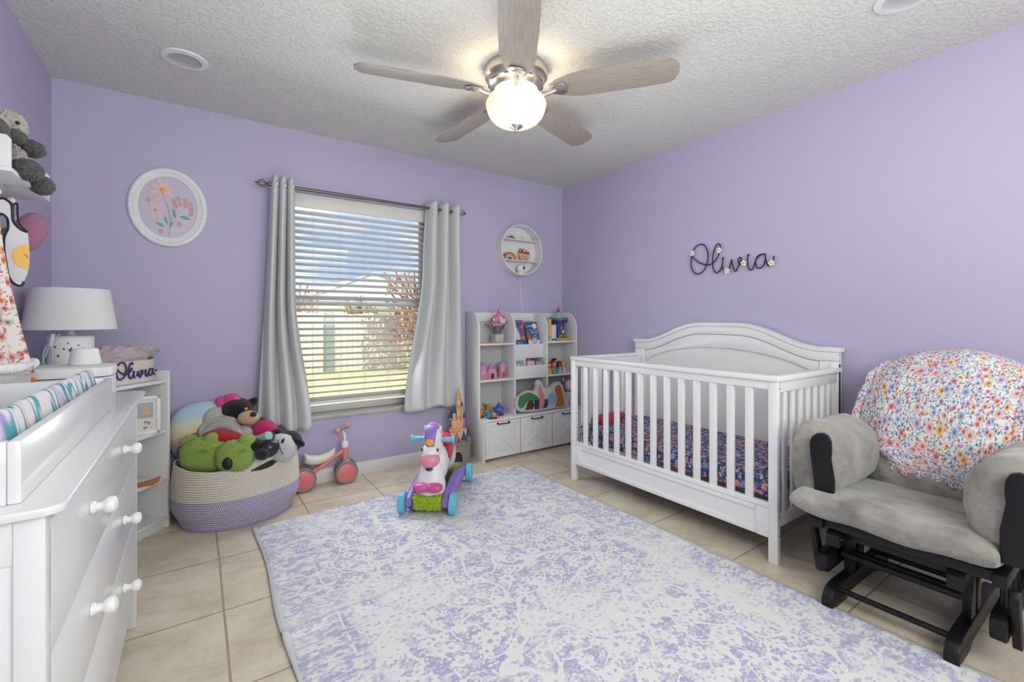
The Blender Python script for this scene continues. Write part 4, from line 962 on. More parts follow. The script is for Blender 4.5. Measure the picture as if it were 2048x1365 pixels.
def script_name(scale, mapf, r, sm_=4):
    """the handwritten name as tubes; strokes normalised to the wall sign (y decreasing to the right)"""
    g = G()
    for st in SIGN: g.tube([mapf((1.68 - y) * scale, (z - 1.53) * scale) for y, z in st], r, 8, sm_)
    return g
lx = lambda a, b: Vector((a + .002, -.079 - .0035 + .00 * a, .058 + b))
obj('name_lettering', script_name(.40, lx, .0042), 'yarn_purple', rbk, local=True, label='purple yarn lettering')
bk1 = obj('folded_blanket', G().ball(BM @ Vector((-.04, .0, .135)), (.11, .062, .062), RZ(ang), n=32, amp=.35, freq=14).ball(BM @ Vector((-.14, -.01, .125)), (.07, .04, .022), RZ(ang), n=24, amp=.3, freq=14).ball(BM @ Vector((.05, -.03, .135)), (.08, .038, .035), RZ(ang), n=24, amp=.3), 'blush', None, 'pale pink plush blanket folded in the lettered rope basket', 'blanket')
obj('fur_blanket', G().ball(BM @ Vector((.115, .02, .160)), (.110, .060, .036), RZ(ang), n=64, amp=.22, freq=60), 'white_plush', None, 'white fluffy blanket on the right end of the lettered rope basket', 'blanket')
# framed baby photo and wooden toy
pf = (-0.221, 3.0764, 0.57); fa = math.atan2(pf[1], pf[0]) + PI / 2
pt = thing('photo_frame', 'white framed baby photo on the second tier of the corner shelf', 'picture frame', (pf[0], pf[1], .538), fa - PI)
FM = WM[pt]
g = G()
for a, b in (((-.065, 0), (.065, .018)), ((-.065, .182), (.065, .20)), ((-.065, 0), (-.047, .2)), ((.047, 0), (.065, .2))): g.box((a[0], -.008, a[1]), (b[0], .008, b[1]), .002)
obj('frame', g, 'plate', pt, local=True)
obj('mount', G().box((-.05, -.002, .012), (.05, .004, .19)), 'book_cream', pt, local=True)
obj('photo', G().box((-.034, -.004, .085), (.034, .0, .165)), simple('photo_blue', '9fb6cc', .5), pt, local=True)
obj('photo_subject', G().ball((.004, -.005, .132), (.017, .002, .019), n=16).ball((.0, -.005, .108), (.024, .002, .014), n=16), simple('photo_skin', 'd9ab96', .5), pt, local=True)
text(pt, 'caption', 'My', .024, TR(.01, -.003, .060) @ RX(PI / 2), 'ink'); text(pt, 'caption', 'er -', .024, TR(.01, -.003, .035) @ RX(PI / 2), 'ink')
wt = (-0.2063, 3.0418, 0.2895)
g = G().prism([(-.05, 0), (.02, 0), (.045, .012), (.052, .038), (.03, .030), (.0, .022), (-.05, .018)], .022, TR(wt[0], wt[1], .2755) @ RZ(fa - PI) @ TR(0, .011, 0) @ XZ, .003)
obj('wooden_toy', g, 'wood_mid', None, 'small carved wooden toy on the third tier of the corner shelf', 'toy')

# ---------------------------------------------------------------- oval flower picture
OX, OZ = -.133, 1.811
pc = thing('oval_picture', 'white oval moulded frame with pastel flowers on the back wall left of the window', 'picture', (OX, YB, OZ - .235))
def oval(a, b, y, n=96, wob=0.): return [Vector((OX + a * math.cos(t), y, OZ + b * math.sin(t))) for t in [2 * PI * i / n for i in range(n)]]
pf_ = [(.190, .233, 0), (.192, .235, .010), (.188, .231, .018), (.180, .223, .022), (.166, .208, .020), (.162, .204, .016), (.154, .196, .016), (.150, .191, .012), (.143, .184, .012), (.142, .183, .002)]
obj('frame', G().rings([oval(a, b, YB - y) for a, b, y in pf_], cap=False), 'plate', pc)
g = G(); q = random.Random(2)
for ca in (0, PI / 2, PI, 3 * PI / 2):
    for k in range(9):
        t = ca + (k - 4) * .085; rr = 1 + .0 * k
        x = OX + .172 * math.cos(t); z = OZ + .214 * math.sin(t)
        g.tube([(x + .009 * math.cos(t + a_), YB - .0215, z + .009 * math.sin(t + a_) * (1 if k % 2 else -1)) for a_ in (0, 1, 2, 3, 4)], .0022, 6, 3)
obj('frame_scrollwork', g, 'plate', pc)
obj('backing', G().rings([oval(.1425, .1835, YB - .003), oval(.1425, .1835, YB - .006)]), 'pic_back', pc)
def fl(c, r, n, kind='petal_pink', cen=None, y=.0072, rx=.81, ph=0.):
    g = G(); X_, Z_ = c[0], c[2]
    for k in range(n):
        a = 2 * PI * k / n + ph; o = []
        for j in range(12):
            t = 2 * PI * j / 12; u = r * (.55 + .45 * math.cos(t)); w = r * .30 * math.sin(t) * (1.35 if n < 7 else .75)
            o.append((X_ + (u * math.cos(a) - w * math.sin(a)) * rx, Z_ + u * math.sin(a) + w * math.cos(a)))
        g.prism(o, .0012 + .0003 * (k % 3), TR(0, YB - y + .001, 0) @ XZ, .0003)
    obj('flower', g, kind, pc)
    if cen: obj('flower_centre', G().ball((X_, YB - y - .001, Z_), (r * .2 * rx, .002, r * .2), n=12), cen, pc)
fl((-0.165, 3.392, 1.91), .080, 8, 'petal_pink', 'toy_yellow', ph=.3)
fl((-0.196, 3.392, 1.787), .056, 6, 'petal_pink', 'petal_rose')
for c_ in ((-0.106, 3.392, 1.856), (-0.086, 3.392, 1.874), (-0.103, 3.392, 1.829), (-0.077, 3.392, 1.842), (-0.052, 3.392, 1.864), (-0.05, 3.392, 1.834), (-0.027, 3.392, 1.849), (-0.022, 3.392, 1.816), (-0.025, 3.392, 1.785), (-0.228, 3.392, 1.846), (-0.082, 3.392, 1.718), (-0.17, 3.392, 1.667)):
    fl(c_, .017, 5, 'petal_rose', 'petal_pink')
def leaf(c, l, a):
    o = [(c[0] + (l * t * math.cos(a) - s * l * .28 * (1 - t * t) * math.sin(a)) * .81, c[2] + l * t * math.sin(a) + s * l * .28 * (1 - t * t) * math.cos(a)) for s, ts in ((1, (-1, -.6, -.2, .2, .6)), (-1, (1, .6, .2, -.2, -.6))) for t in ts]
    obj('leaf', G().prism(o, .0012, TR(0, YB - .0062, 0) @ XZ), 'leafgreen', pc)
for c_, l, a in (((-0.107, 3.392, 1.779), .034, 1.9), ((-0.055, 3.392, 1.76), .036, -.15), ((-0.175, 3.392, 1.707), .032, -.35), ((-0.146, 3.392, 1.734), .030, 1.9), ((-0.121, 3.392, 1.712), .022, .9)): leaf(c_, l, a)
obj('stem', G().tube([Vector(p) + Vector((0, -.001, 0)) for p in ((-0.165, 3.392, 1.897), (-0.144, 3.392, 1.841), (-0.13, 3.392, 1.769), (-0.127, 3.392, 1.694), (-0.132, 3.392, 1.637))], .0013, 6, 4).tube([Vector(p) + Vector((0, -.001, 0)) for p in ((-0.091, 3.392, 1.828), (-0.115, 3.392, 1.756), (-0.127, 3.392, 1.703))], .0011, 6, 4), 'leafgreen', pc)

# ---------------------------------------------------------------- name sign on the right wall
sg_ = thing('name_sign', 'dark script sign reading Olivia with small white flowers on the right wall', 'wall sign', (XR, 1.68, 1.46))
mpx = lambda a, b: Vector((XR - .014, 1.68 - a, 1.53 + b))
for st in SIGN: obj('letter_stroke', G().tube([(XR - .014, y, z) for y, z in st], .0042, 8, 4), 'sign_rope', sg_)
for y, z in ((1.728 - .003, 1.563), (1.551, 1.563)): obj('letter_dot', G().ball((XR - .014, y, z), .0075, n=12), 'sign_rope', sg_)
for y, z in SIGN_FLOWERS:
    g = G(); g.mi = 0
    for k in range(5): a = 2 * PI * k / 5 + y * 9; g.ball((XR - .022, y + .012 * math.cos(a), z + .012 * math.sin(a)), (.003, .0095, .0075), RX(a), n=12)
    g.mi = 1; g.ball((XR - .026, y, z), (.004, .0055, .0055), n=10)
    obj('flower', g, ['flower_white', 'toy_yellow'], sg_)

# ---------------------------------------------------------------- round wall shelf
QX, QZ, QR, QY = 2.405, 1.768, .2265, YB - .104
rs = thing('round_shelf', 'white round wall shelf with three tiers between the window and the corner', 'wall shelf', (QX, YB, QZ - QR))
g = G().rings([[Vector((QX + r * math.cos(t), y, QZ + r * math.sin(t))) for t in [2 * PI * i / 96 for i in range(96)]] for r, y in ((QR - .009, YB), (QR, YB), (QR, QY), (QR - .009, QY), (QR - .009, YB))], cap=False)
obj('rim', g, 'white2', rs)
obj('back_panel', G().cyl((QX, YB, QZ), (QX, YB - .006, QZ), QR - .008, n=72), 'white2', rs)
SH1, SH2 = 1.862, 1.676
for z in (SH1, SH2):
    hw = math.sqrt((QR - .009) ** 2 - (z - QZ) ** 2); obj('tier', G().box((QX - hw, QY + .003, z - .008), (QX + hw, YB - .006, z), .001), 'white2', rs)
obj('rim_cable', G().tube([(2.44, YB - .004, QZ - QR), (2.452, YB - .004, 1.45), (2.462, YB - .004, 1.33), (2.470, YB - .004, 1.21)], .0028, 8, 4), 'plate', rs, 'white cable running down to the bookcase')
g = G()
for i, (a, b, s) in enumerate(((0, .012, .016), (.018, .020, .02), (.036, .012, .018), (-.018, .010, .014), (.05, .008, .012))): g.ball((2.300 + a, YB - .055, SH1 + b * .8), (s, .02, b * .8 + .002), n=14, amp=.3, freq=20)
obj('wooden_train', g, 'wood_mid', None, 'small brown wooden toy on the top tier of the round shelf', 'toy')
obj('white_figurine', G().lathe([(.012, 0), (.014, .006), (.010, .016), (.012, .024), (.010, .032), (.001, .037)], (2.455, YB - .06, SH1), n=20), 'plate', None, 'tiny white figurine on the top tier of the round shelf', 'figurine')
rbw = thing('wooden_rainbow', 'stacking wooden rainbow on the middle tier of the round shelf', 'toy', (2.292, YB - .058, SH2))
for i, (r, mt_) in enumerate(((.068, 'wood_mid'), (.056, 'coral'), (.045, 'book_yellow'), (.034, 'aqua_paint'), (.022, 'book_blue'))):
    ri = r - .010 if i < 4 else .010; o = [(2.292 + r * math.cos(t), SH2 + r * math.sin(t)) for t in [PI * k / 20 for k in range(21)]] + [(2.292 + ri * math.cos(t), SH2 + ri * math.sin(t)) for t in [PI * (20 - k) / 20 for k in range(21)]]
    obj('arch', G().prism(o, .03, TR(0, YB - .043, 0) @ XZ, .001), mt_, rbw)
pq = thing('name_plaque', 'round pink wooden plaque reading Olivia, leaning on the middle tier of the round shelf', 'plaque', (2.475, YB - .045, SH2))
PM = TR(2.475, YB - .050, SH2) @ RX(-.18)
obj('disc', G().cyl((0, 0, .062), (0, .006, .062), .062, n=48).xf(PM), 'tan_pink', pq)
g = script_name(.20, lambda a, b: PM @ Vector((a, -.003, .085 + b)), .0022, 3); obj('name_lettering', g, 'ink', pq)
g = G()
for i, (x, w) in enumerate(((0, .07), (-.005, .06), (.0, .072), (.004, .055))): g.box((x - w / 2, -.0008, .048 - i * .012), (x + w / 2, .0, .0495 - i * .012)).xf(Matrix())
obj('small_print', g.xf(PM), 'ink', pq)
kp_ = thing('white_night_light', 'round white character-free night light with a black oval, on the bottom tier of the round shelf', 'night light', (2.415, YB - .06, QZ - QR + .010))
kp_['label'] = 'round white night light with a black oval on the bottom tier of the round shelf'
g = G(); zb = QZ - QR + .010; g.mi = 0; g.ball((2.415, YB - .06, zb + .052), (.036, .030, .040), n=28).lathe([(.020, 0), (.030, .004), (.028, .02), (.02, .03)], (2.415, YB - .06, zb), n=28)
obj('body', g, 'plate', kp_)
obj('black_oval', G().ball((2.432, YB - .0885, zb + .058), (.011, .003, .015), RY(.2), n=16), 'ink', kp_)
obj('small_button', G().ball((2.396, YB - .086, zb + .034), .004, n=10), 'ink', kp_)

# ---------------------------------------------------------------- bookcase
BX0, BX1, BY, BYF, BZ = 1.877, 2.955, 3.172, 3.098, .335
BBK = YB - .015
bc = thing('toy_bookcase', 'white three-column toy bookcase with three cross-braced drawers in the back right corner', 'bookcase', ((BX0 + BX1) / 2, 3.25, 0))
div = [BX0, BX0 + (BX1 - BX0 - .015) / 3, BX0 + 2 * (BX1 - BX0 - .015) / 3, BX1 - .015]
for i, x in enumerate(div):
    pr2 = [(BBK, 0 if i in (0, 3) else .335)] + ([(BYF, 0), (BYF, BZ - .018), (BYF, BZ), (BY, BZ)] if i in (0, 3) else [(BY, BZ)])
    pr2 += [(BY, 1.06)] + [(BY + .140 * (1 - math.cos(t)), 1.06 + .150 * math.sin(t)) for t in [PI / 2 * k / 10 for k in range(1, 11)]] + [(BBK, 1.21)]
    obj('side_panel' if i in (0, 3) else 'divider', G().prism(pr2, .015, TR(x, 0, 0) @ YZ, .001), 'white2', bc)
obj('back_panel', G().box((BX0 + .01, BBK - .004, .03), (BX1 - .01, BBK, 1.204)), simple('bookcase_back', 'c6c6c8', .5), bc)
obj('top_strip', G().box((BX0 + .015, BBK - .016, 1.13), (BX1 - .015, BBK - .004, 1.204), .001), 'white2', bc)
obj('base_top', G().box((BX0 + .015, BYF, BZ - .018), (BX1 - .015, BBK - .004, BZ), .001), 'white2', bc)
Z1, Z2 = .645, .945
for i in range(3):
    a, b = div[i] + .015, div[i + 1]
    obj('shelf', G().box((a, BY + .002, Z1 - .015), (b, BBK - .004, Z1), .001), 'white2', bc)
    if i != 1: obj('shelf', G().box((a, BY + .002, Z2 - .015), (b, BBK - .004, Z2), .001), 'white2', bc)
a, b = div[1] + .015, div[2]
obj('pocket_front', G().box((a, BY + .003, Z1), (b, BY + .013, .742), .001), 'white2', bc)
obj('pocket_front', G().box((a, BY + .055, .80), (b, BY + .065, .925), .001), 'white2', bc)
obj('pocket_floor', G().box((a, BY + .060, .80), (b, BBK - .004, .812), .001), 'white2', bc)
dw = (BX1 - BX0 - .030) / 3
for i in range(3):
    x0_ = BX0 + .015 + dw * i + .004; x1_ = x0_ + dw - .008; z0_, z1_ = .022, BZ - .022
    d = obj('drawer', G().box((x0_, BYF + .006, z0_), (x1_, BYF + .250, z1_), .002), 'white2', bc)
    g = G(); w = .034
    for lo, hi in (((x0_, z0_), (x1_, z0_ + w)), ((x0_, z1_ - w), (x1_, z1_)), ((x0_, z0_ + w), (x0_ + w, z1_ - w)), ((x1_ - w, z0_ + w), (x1_, z1_ - w))): g.box((lo[0], BYF, lo[1]), (hi[0], BYF + .007, hi[1]), .001)
    cx_, cz_ = (x0_ + x1_) / 2, (z0_ + z1_) / 2; L_ = math.hypot(x1_ - x0_ - 2 * w, z1_ - z0_ - 2 * w); an = math.atan2(z1_ - z0_ - 2 * w, x1_ - x0_ - 2 * w)
    for s in (1, -1): g.box((-L_ / 2, -.0035, -.013), (L_ / 2, .0035, .013), .001, rot=TR(cx_, BYF + .0035 + .0002 * s, cz_) @ RY(s * an))
    obj('cross_brace', g, 'white2', d)
    zc = z1_ - .014
    g = G().tube([(cx_ - .052, BYF, zc), (cx_ - .052, BYF - .014, zc - .002), (cx_ - .045, BYF - .020, zc - .003), (cx_ + .045, BYF - .020, zc - .003), (cx_ + .052, BYF - .014, zc - .002), (cx_ + .052, BYF, zc)], .0048, 10, 4)
    for s in (-1, 1): g.cyl((cx_ + s * .055, BYF - .002, zc), (cx_ + s * .055, BYF, zc), .009, n=14)
    obj('handle', g, 'blackmetal', d)
for y, z in ((3.35, 1.18), (3.35, 1.15), (3.35, .94), (3.20, .94), (3.35, .64), (3.20, .64)):
    obj('screw', G().cyl((BX0 + .001, y, z), (BX0 - .001, y, z), .003, n=8), 'grey_rubber', bc)
# top left: board, pot of lavender, castle ornament
obj('wooden_board', G().box((1.896, 3.176, Z2), (2.135, 3.205, Z2 + .009), .001), 'wood_light', None, 'thin pale wooden board on the top left shelf of the bookcase', 'board')
pp_ = thing('lavender_pot', 'artificial lavender in a square white dimpled pot on the top left bookcase shelf', 'potted plant', (2.115, 3.27, Z2))
g = G().rings([rect_ring(2.115, 3.265, .040 + .006 * t, .040 + .006 * t, Z2 + .074 * t, 48, .3) for t in (0, .1, 1)] + [rect_ring(2.115, 3.265, .040, .040, Z2 + .072, 48, .3), rect_ring(2.115, 3.265, .040, .040, Z2 + .06, 48, .3)])
obj('pot', g, simple('dimpled_ceramic', 'd2d0cc', .4, bump=(140, .9, .01)), pp_)
q = random.Random(4); ga, gb = G(), G()
for k in range(46):
    a = q.random() * 6.28; sp = q.uniform(.01, .085); hh = q.uniform(.07, .15) * (1 - sp * 2.5); b0 = Vector((2.115 + .02 * math.cos(a), 3.265 + .02 * math.sin(a), Z2 + .062)); tp = b0 + Vector((sp * math.cos(a), sp * math.sin(a) * .7, hh))
    ga.tube([b0, b0.lerp(tp, .5) + Vector((0, 0, .012)), tp], .0011, 5, 3)
    if k % 3: 
        d_ = (tp - b0).normalized(); gb.ball(tp, (.005, .005, .017), d_.to_track_quat('Z', 'Y').to_matrix().to_4x4(), n=8, amp=.3)
obj('stems', ga, 'lav_green', pp_); obj('lavender_flowers', gb, 'lav_flower', pp_)
def cone_tower(g, x, y, z, r, h, rh, mi_w, mi_r, n=14):
    g.mi = mi_w; g.cyl((x, y, z), (x, y, z + h), r, n=n); g.mi = mi_r; g.cyl((x, y, z + h), (x, y, z + h + rh), r * 1.25, .0005, n=n)
co = thing('castle_ornament', 'pink and gold castle cut-out ornament standing in the lavender pot', 'ornament', (2.115, 3.24, Z2 + .06))
g = G(); q = 0
for dx, z0_, r, h, rh, mw, mr in ((-.050, 1.112, .011, .040, .028, 1, 2), (-.026, 1.118, .010, .050, .030, 0, 2), (0, 1.120, .014, .072, .045, 0, 2), (.026, 1.118, .010, .050, .030, 1, 2), (.050, 1.112, .011, .040, .028, 1, 2), (.012, 1.15, .006, .075, .035, 1, 3)):
    cone_tower(g, 2.112 + dx, 3.235, z0_, r, h, rh, mw, mr)
g.mi = 3; g.box((2.047, 3.228, 1.088), (2.177, 3.242, 1.114), .003)
obj('towers', g, ['pinkplastic', 'book_cream', 'toy_pink', 'coral'], co)
obj('stake', G().cyl((2.112, 3.238, Z2 + .05), (2.112, 3.238, 1.09), .002, n=6), 'gold', co)
# left middle: pink castle houses
def pink_castle(x, y, kind, lab):
    t = thing('toy_castle_tower', lab, 'toy', (x, y, Z1), group='pink toy castle towers')
    g = G(); g.mi = 0
    if kind == 'wide':
        g.box((x - .036, y - .03, Z1), (x + .036, y + .03, Z1 + .085), .004); g.box((x - .050, y - .024, Z1), (x - .036, y + .03, Z1 + .060), .003); g.box((x + .036, y - .024, Z1), (x + .050, y + .03, Z1 + .060), .003)
        for k in range(5): g.box((x - .036 + k * .0155, y - .031, Z1 + .085), (x - .027 + k * .0155, y + .03, Z1 + .091), .001)
        obj('walls', g, 'pinkplastic', t); g = G().lathe([(.030, 0), (.003, .042), (.001, .044)], (x, y, Z1 + .088), n=24)
        for s in (-1, 1): g.lathe([(.012, 0), (.001, .024)], (x + s * .044, y, Z1 + .060), n=16)
        obj('roof', g, 'purpleplastic', t)
        dr_ = (x, .020, .030)
    else:
        r = .040 if kind == 'round' else .034
        g.lathe([(r, 0), (r * .97, .003), (r * .93, .090), (r * 1.06, .093), (r * 1.06, .108), (r * .9, .109)], (x, y, Z1), n=28)
        obj('walls', g, 'pinkplastic', t); obj('roof', G().lathe([(r * 1.0, .106), (r * .95, .112), (r * .30, .142), (.001, .150)], (x, y, Z1), n=28), 'purpleplastic', t)
    a = [(x + .017 * math.cos(k), Z1 + .034 + .017 * math.sin(k)) for k in [PI * i / 10 for i in range(11)]] + [(x - .017, Z1 + .004), (x + .017, Z1 + .004)]
    obj('doorway', G().prism(a, .003, TR(0, y - .029 if kind == 'wide' else y - .034, 0) @ XZ), 'wood_mid' if kind != 'wide' else 'hair_brown', t)
pink_castle(1.945, 3.225, 'round', 'pink round toy castle tower, leftmost on the middle left bookcase shelf')
pink_castle(2.035, 3.245, 'wide', 'wide pink toy castle with purple roofs, second from the left on the bookcase shelf')
pink_castle(2.170, 3.275, 'small', 'pink toy castle tower standing apart at the right of the middle left bookcase shelf')
# lower left: tea set
def plate_(x, y, z, r, lab, mt_='redplate'):
    obj('toy_saucer', G().lathe([(r * .6, 0), (r * .7, .001), (r, .006), (r * 1.0, .008), (r * .66, .004), (.001, .0035)], (x, y, z), n=32), mt_, None, lab, 'saucer', 'toy tea saucers')
def cup_(x, y, z, r, h, mt_, lab, grp='toy teacups'):
    t = thing('toy_teacup', lab, 'cup', (x, y, z), group=grp)
    obj('cup_body', G().lathe([(r * .55, 0), (r * .7, .004), (r * .95, h * .6), (r, h), (r * .9, h), (r * .82, h * .6), (r * .5, .005)], (x, y, z), n=28), mt_, t)
    obj('handle', G().tube([(x + r * .88, y - .004, z + h * .8), (x + r * 1.5, y - .008, z + h * .75), (x + r * 1.4, y - .008, z + h * .35), (x + r * .82, y - .004, z + h * .25)], .003, 8, 4), mt_, t)
plate_(1.985, 3.140, BZ, .044, 'red toy saucer nearest the front edge of the bookcase')
plate_(2.100, 3.215, BZ, .044, 'red toy saucer under the blue teapot on the bookcase')
cup_(1.955, 3.140, BZ + .007, .020, .034, 'cup_blue', 'blue toy teacup on the front red saucer')
cup_(2.003, 3.145, BZ + .007, .021, .032, 'cup_peach', 'peach toy teacup on the front red saucer')
obj('toy_saucer', G().lathe([(.03, 0), (.042, .006), (.028, .004), (.001, .0035)], (1.925, 3.24, BZ), n=28), 'deep_purple', None, 'purple toy saucer under the yellow cup, far left on the bookcase', 'saucer', 'toy tea saucers')
cup_(1.925, 3.235, BZ + .006, .030, .058, 'cup_yellow', 'large yellow toy teacup at the far left of the bookcase')
cup_(2.015, 3.260, BZ, .030, .040, 'cup_aqua', 'aqua toy teacup behind the blue one on the bookcase')
cup_(2.190, 3.275, BZ, .026, .048, 'lilac', 'lilac toy teacup right of the blue teapot on the bookcase')
tp_ = thing('toy_teapot', 'blue toy teapot on a red saucer in the lower left of the bookcase', 'teapot', (2.105, 3.225, BZ + .006))
tz = BZ + .006
obj('pot_body', G().lathe([(.020, 0), (.024, .006), (.038, .030), (.040, .046), (.030, .066), (.016, .074)], (2.105, 3.225, tz), n=32), 'pot_blue', tp_)
obj('lid', G().lathe([(.018, .073), (.020, .077), (.010, .090), (.004, .096), (.006, .103), (.001, .108)], (2.105, 3.225, tz), n=24), 'pot_blue', tp_)
obj('spout', G().tube([(2.072, 3.222, tz + .035), (2.050, 3.215, tz + .050), (2.040, 3.21, tz + .072)], lambda t: .008 - .003 * t, 8, 4), 'pot_blue', tp_)
obj('handle', G().tube([(2.142, 3.225, tz + .055), (2.162, 3.225, tz + .05), (2.158, 3.225, tz + .028), (2.138, 3.225, tz + .022)], .004, 8, 4), 'pot_blue', tp_)
yj = thing('toy_jug', 'yellow toy milk jug behind the teapot in the lower left of the bookcase', 'jug', (2.065, 3.33, BZ))
obj('jug_body', G().lathe([(.018, 0), (.026, .02), (.02, .05), (.026, .078), (.022, .078)], (2.065, 3.33, BZ), n=24), 'cup_yellow', yj)
obj('handle', G().tube([(2.04, 3.33, BZ + .068), (2.02, 3.33, BZ + .085), (2.015, 3.33, BZ + .10)], .004, 8, 4), 'lav_green', yj)
# centre: picture books in the sling pockets
def book(name, lab, x0_, x1_, y, z0_, h, th, tilt, mt_, grp='picture books on display'):
    t = thing(name, lab, 'book', ((x0_ + x1_) / 2, y, z0_), group=grp)
    m = TR(x0_, y, z0_) @ RX(tilt); obj('cover', G().box((0, 0, 0), (x1_ - x0_, th, h), .0012).xf(m), mt_, t)
    return t, m
t, m = book('picture_book', 'purple and blue ghost picture book, left book in the upper bookcase pocket', 2.282, 2.425, BY + .068, .865, .285, .010, -.30, 'book_purple')
obj('blue_lower_cover', G().box((0, -.0012, 0), (.143, .0005, .105)).xf(m), 'book_blue', t)
o = [(.015 + .07 * u_, .10 + z_) for u_, z_ in ((0, 0), (1, .005), (.95, .05), (.78, .10), (.5, .125), (.2, .11), (.02, .06))]
obj('ghost_picture', G().prism(o, .001, m @ TR(0, -.0008, 0) @ XZ), 'book_white', t)
obj('ghost_eye', G().ball(m @ Vector((.038, -.003, .19)), .003, n=8), 'ink', t); obj('ghost_eye', G().ball(m @ Vector((.058, -.003, .19)), .003, n=8), 'ink', t)
obj('orange_shapes', G().box((.095, -.0015, .105), (.135, 0, .135)).box((.11, -.0015, .21), (.135, 0, .245)).xf(m), 'sticker_orange', t)
text(t, 'title', 'Hey Boo', .034, WM[t].inverted() @ m @ TR(.07, -.002, .248) @ RX(PI / 2), 'deep_purple')
text(t, 'title', "I'm a\nnew here", .026, WM[t].inverted() @ m @ TR(.07, -.002, .062) @ RX(PI / 2), 'book_white')
t, m = book('picture_book', 'dark blue moonlit picture book, right book in the upper bookcase pocket', 2.438, 2.571, BY + .072, .905, .225, .010, -.28, 'book_blue')
obj('moon_picture', G().cyl((.100, .0, .185), (.100, -.0015, .185), .026, n=28).xf(m), 'book_cream', t)
obj('green_hill', G().box((0, -.0012, 0), (.133, .0005, .040)).xf(m), 'book_teal', t)
obj('bear_picture', G().prism([(.0, .03), (.045, .03), (.05, .06), (.030, .11), (.015, .135), (0, .14)], .001, m @ TR(0, -.0008, 0) @ XZ), 'wood_mid', t)
obj('hare_picture', G().prism([(.05, .045), (.095, .05), (.10, .04), (.103, .055), (.09, .068), (.05, .062)], .001, m @ TR(0, -.0015, 0) @ XZ), 'book_white', t)
text(t, 'title', 'Love', .038, WM[t].inverted() @ m @ TR(.038, -.002, .188) @ RX(PI / 2), 'book_white'); text(t, 'title', 'You to the\nMOON\nand\nBACK', .024, WM[t].inverted() @ m @ TR(.088, -.002, .110) @ RX(PI / 2), 'book_white')
t, m = book('picture_book', 'low white picture book with red lettering in front of the blue book', 2.440, 2.568, BY + .066, .893, .070, .003, -.22, 'book_cream')
text(t, 'title', 'WITH YOU', .016, WM[t].inverted() @ m @ TR(.065, -.002, .058) @ RX(PI / 2), 'book_blue'); text(t, 'title', 'I love', .020, WM[t].inverted() @ m @ TR(.065, -.002, .041) @ RX(PI / 2), 'toy_red')
t, m = book('picture_book', 'white and green book lettered OLIVIA in the lower bookcase pocket', 2.262, 2.385, BY + .03, .655, .155, .008, -.12, 'book_white')
obj('green_band', G().box((.0, -.0012, .100), (.100, .0, .130)).xf(m), 'book_teal', t)
obj('yellow_patch', G().box((.0, -.0012, .06), (.042, .0, .092)).xf(m), 'toy_yellow', t)
text(t, 'title', 'OLIVIA', .028, WM[t].inverted() @ m @ TR(.055, -.0025, .115) @ RX(PI / 2), 'book_white'); text(t, 'title', 'My first', .022, WM[t].inverted() @ m @ TR(.085, -.0025, .085) @ RX(PI / 2), 'ink')
t, m = book('picture_book', 'pink shaped board book in the middle of the lower bookcase pocket', 2.400, 2.480, BY + .03, .660, .115, .006, -.12, 'petal_pink')
obj('pink_ears', G().prism([(.0, .112), (.012, .15), (.03, .125), (.045, .12)], .004, m @ TR(0, .005, 0) @ XZ), 'toy_pink', t)
t, m = book('picture_book', 'small pale pink board book at the right of the lower bookcase pocket', 2.495, 2.560, BY + .03, .660, .105, .006, -.12, 'blush')
obj('pink_print', G().box((.005, -.001, .075), (.04, .0, .095)).xf(m), 'toy_lightpink', t)
# right top: upright books and a musical carousel
xx = 2.618
for i, (w, h, mt_, lab) in enumerate(((.018, .205, 'book_yellow', 'yellow spined book, leftmost of the upright books on the top right shelf'), (.014, .205, 'tan_pink', 'tan book second from the left on the top right shelf'),
        (.017, .150, 'book_white', 'white book third from the left on the top right shelf'), (.017, .150, 'book_white', 'white book fourth from the left on the top right shelf'), (.017, .150, 'book_white', 'white book touching the carousel on the top right shelf'))):
    t = thing('upright_book', lab, 'book', (xx + w / 2, 3.22, Z2), group='upright books on the top right shelf'); yf = 3.185 if h > .2 else 3.178
    obj('cover', G().box((xx, yf, Z2), (xx + w - .0006, yf + .12, Z2 + h), .001), mt_, t)
    if h < .2: obj('spine_label', G().box((xx + .002, yf - .0006, Z2 + .008), (xx + w - .003, yf, Z2 + .026)), 'ink', t)
    else: obj('spine_label', G().box((xx + .002, yf - .0006, Z2 + .02), (xx + w - .003, yf, Z2 + .05)), 'cup_aqua', t)
    xx += w
cr_ = thing('toy_carousel', 'toy carousel with a teal peaked roof and purple fringe, top right of the bookcase', 'toy carousel', (2.815, 3.27, Z2))
CX_, CY_ = 2.808, 3.272
obj('base', G().box((CX_ - .075, CY_ - .07, Z2), (CX_ + .080, CY_ + .06, Z2 + .026), .002), 'wood_light', cr_)
obj('floor_plate', G().cyl((CX_, CY_, Z2 + .026), (CX_, CY_, Z2 + .036), .078, n=8), 'toy_darkgreen', cr_)
g = G()
for k in range(8): a = PI / 8 + k * PI / 4; g.cyl((CX_ + .070 * math.cos(a), CY_ + .070 * math.sin(a), Z2 + .036), (CX_ + .070 * math.cos(a), CY_ + .070 * math.sin(a), Z2 + .20), .003, n=8)
obj('posts', g, 'bronze', cr_)
obj('drum', G().cyl((CX_, CY_, Z2 + .036), (CX_, CY_, Z2 + .20), .052, n=8), simple('painted_panel', '2f4f9c', .5, vary=.6), cr_)
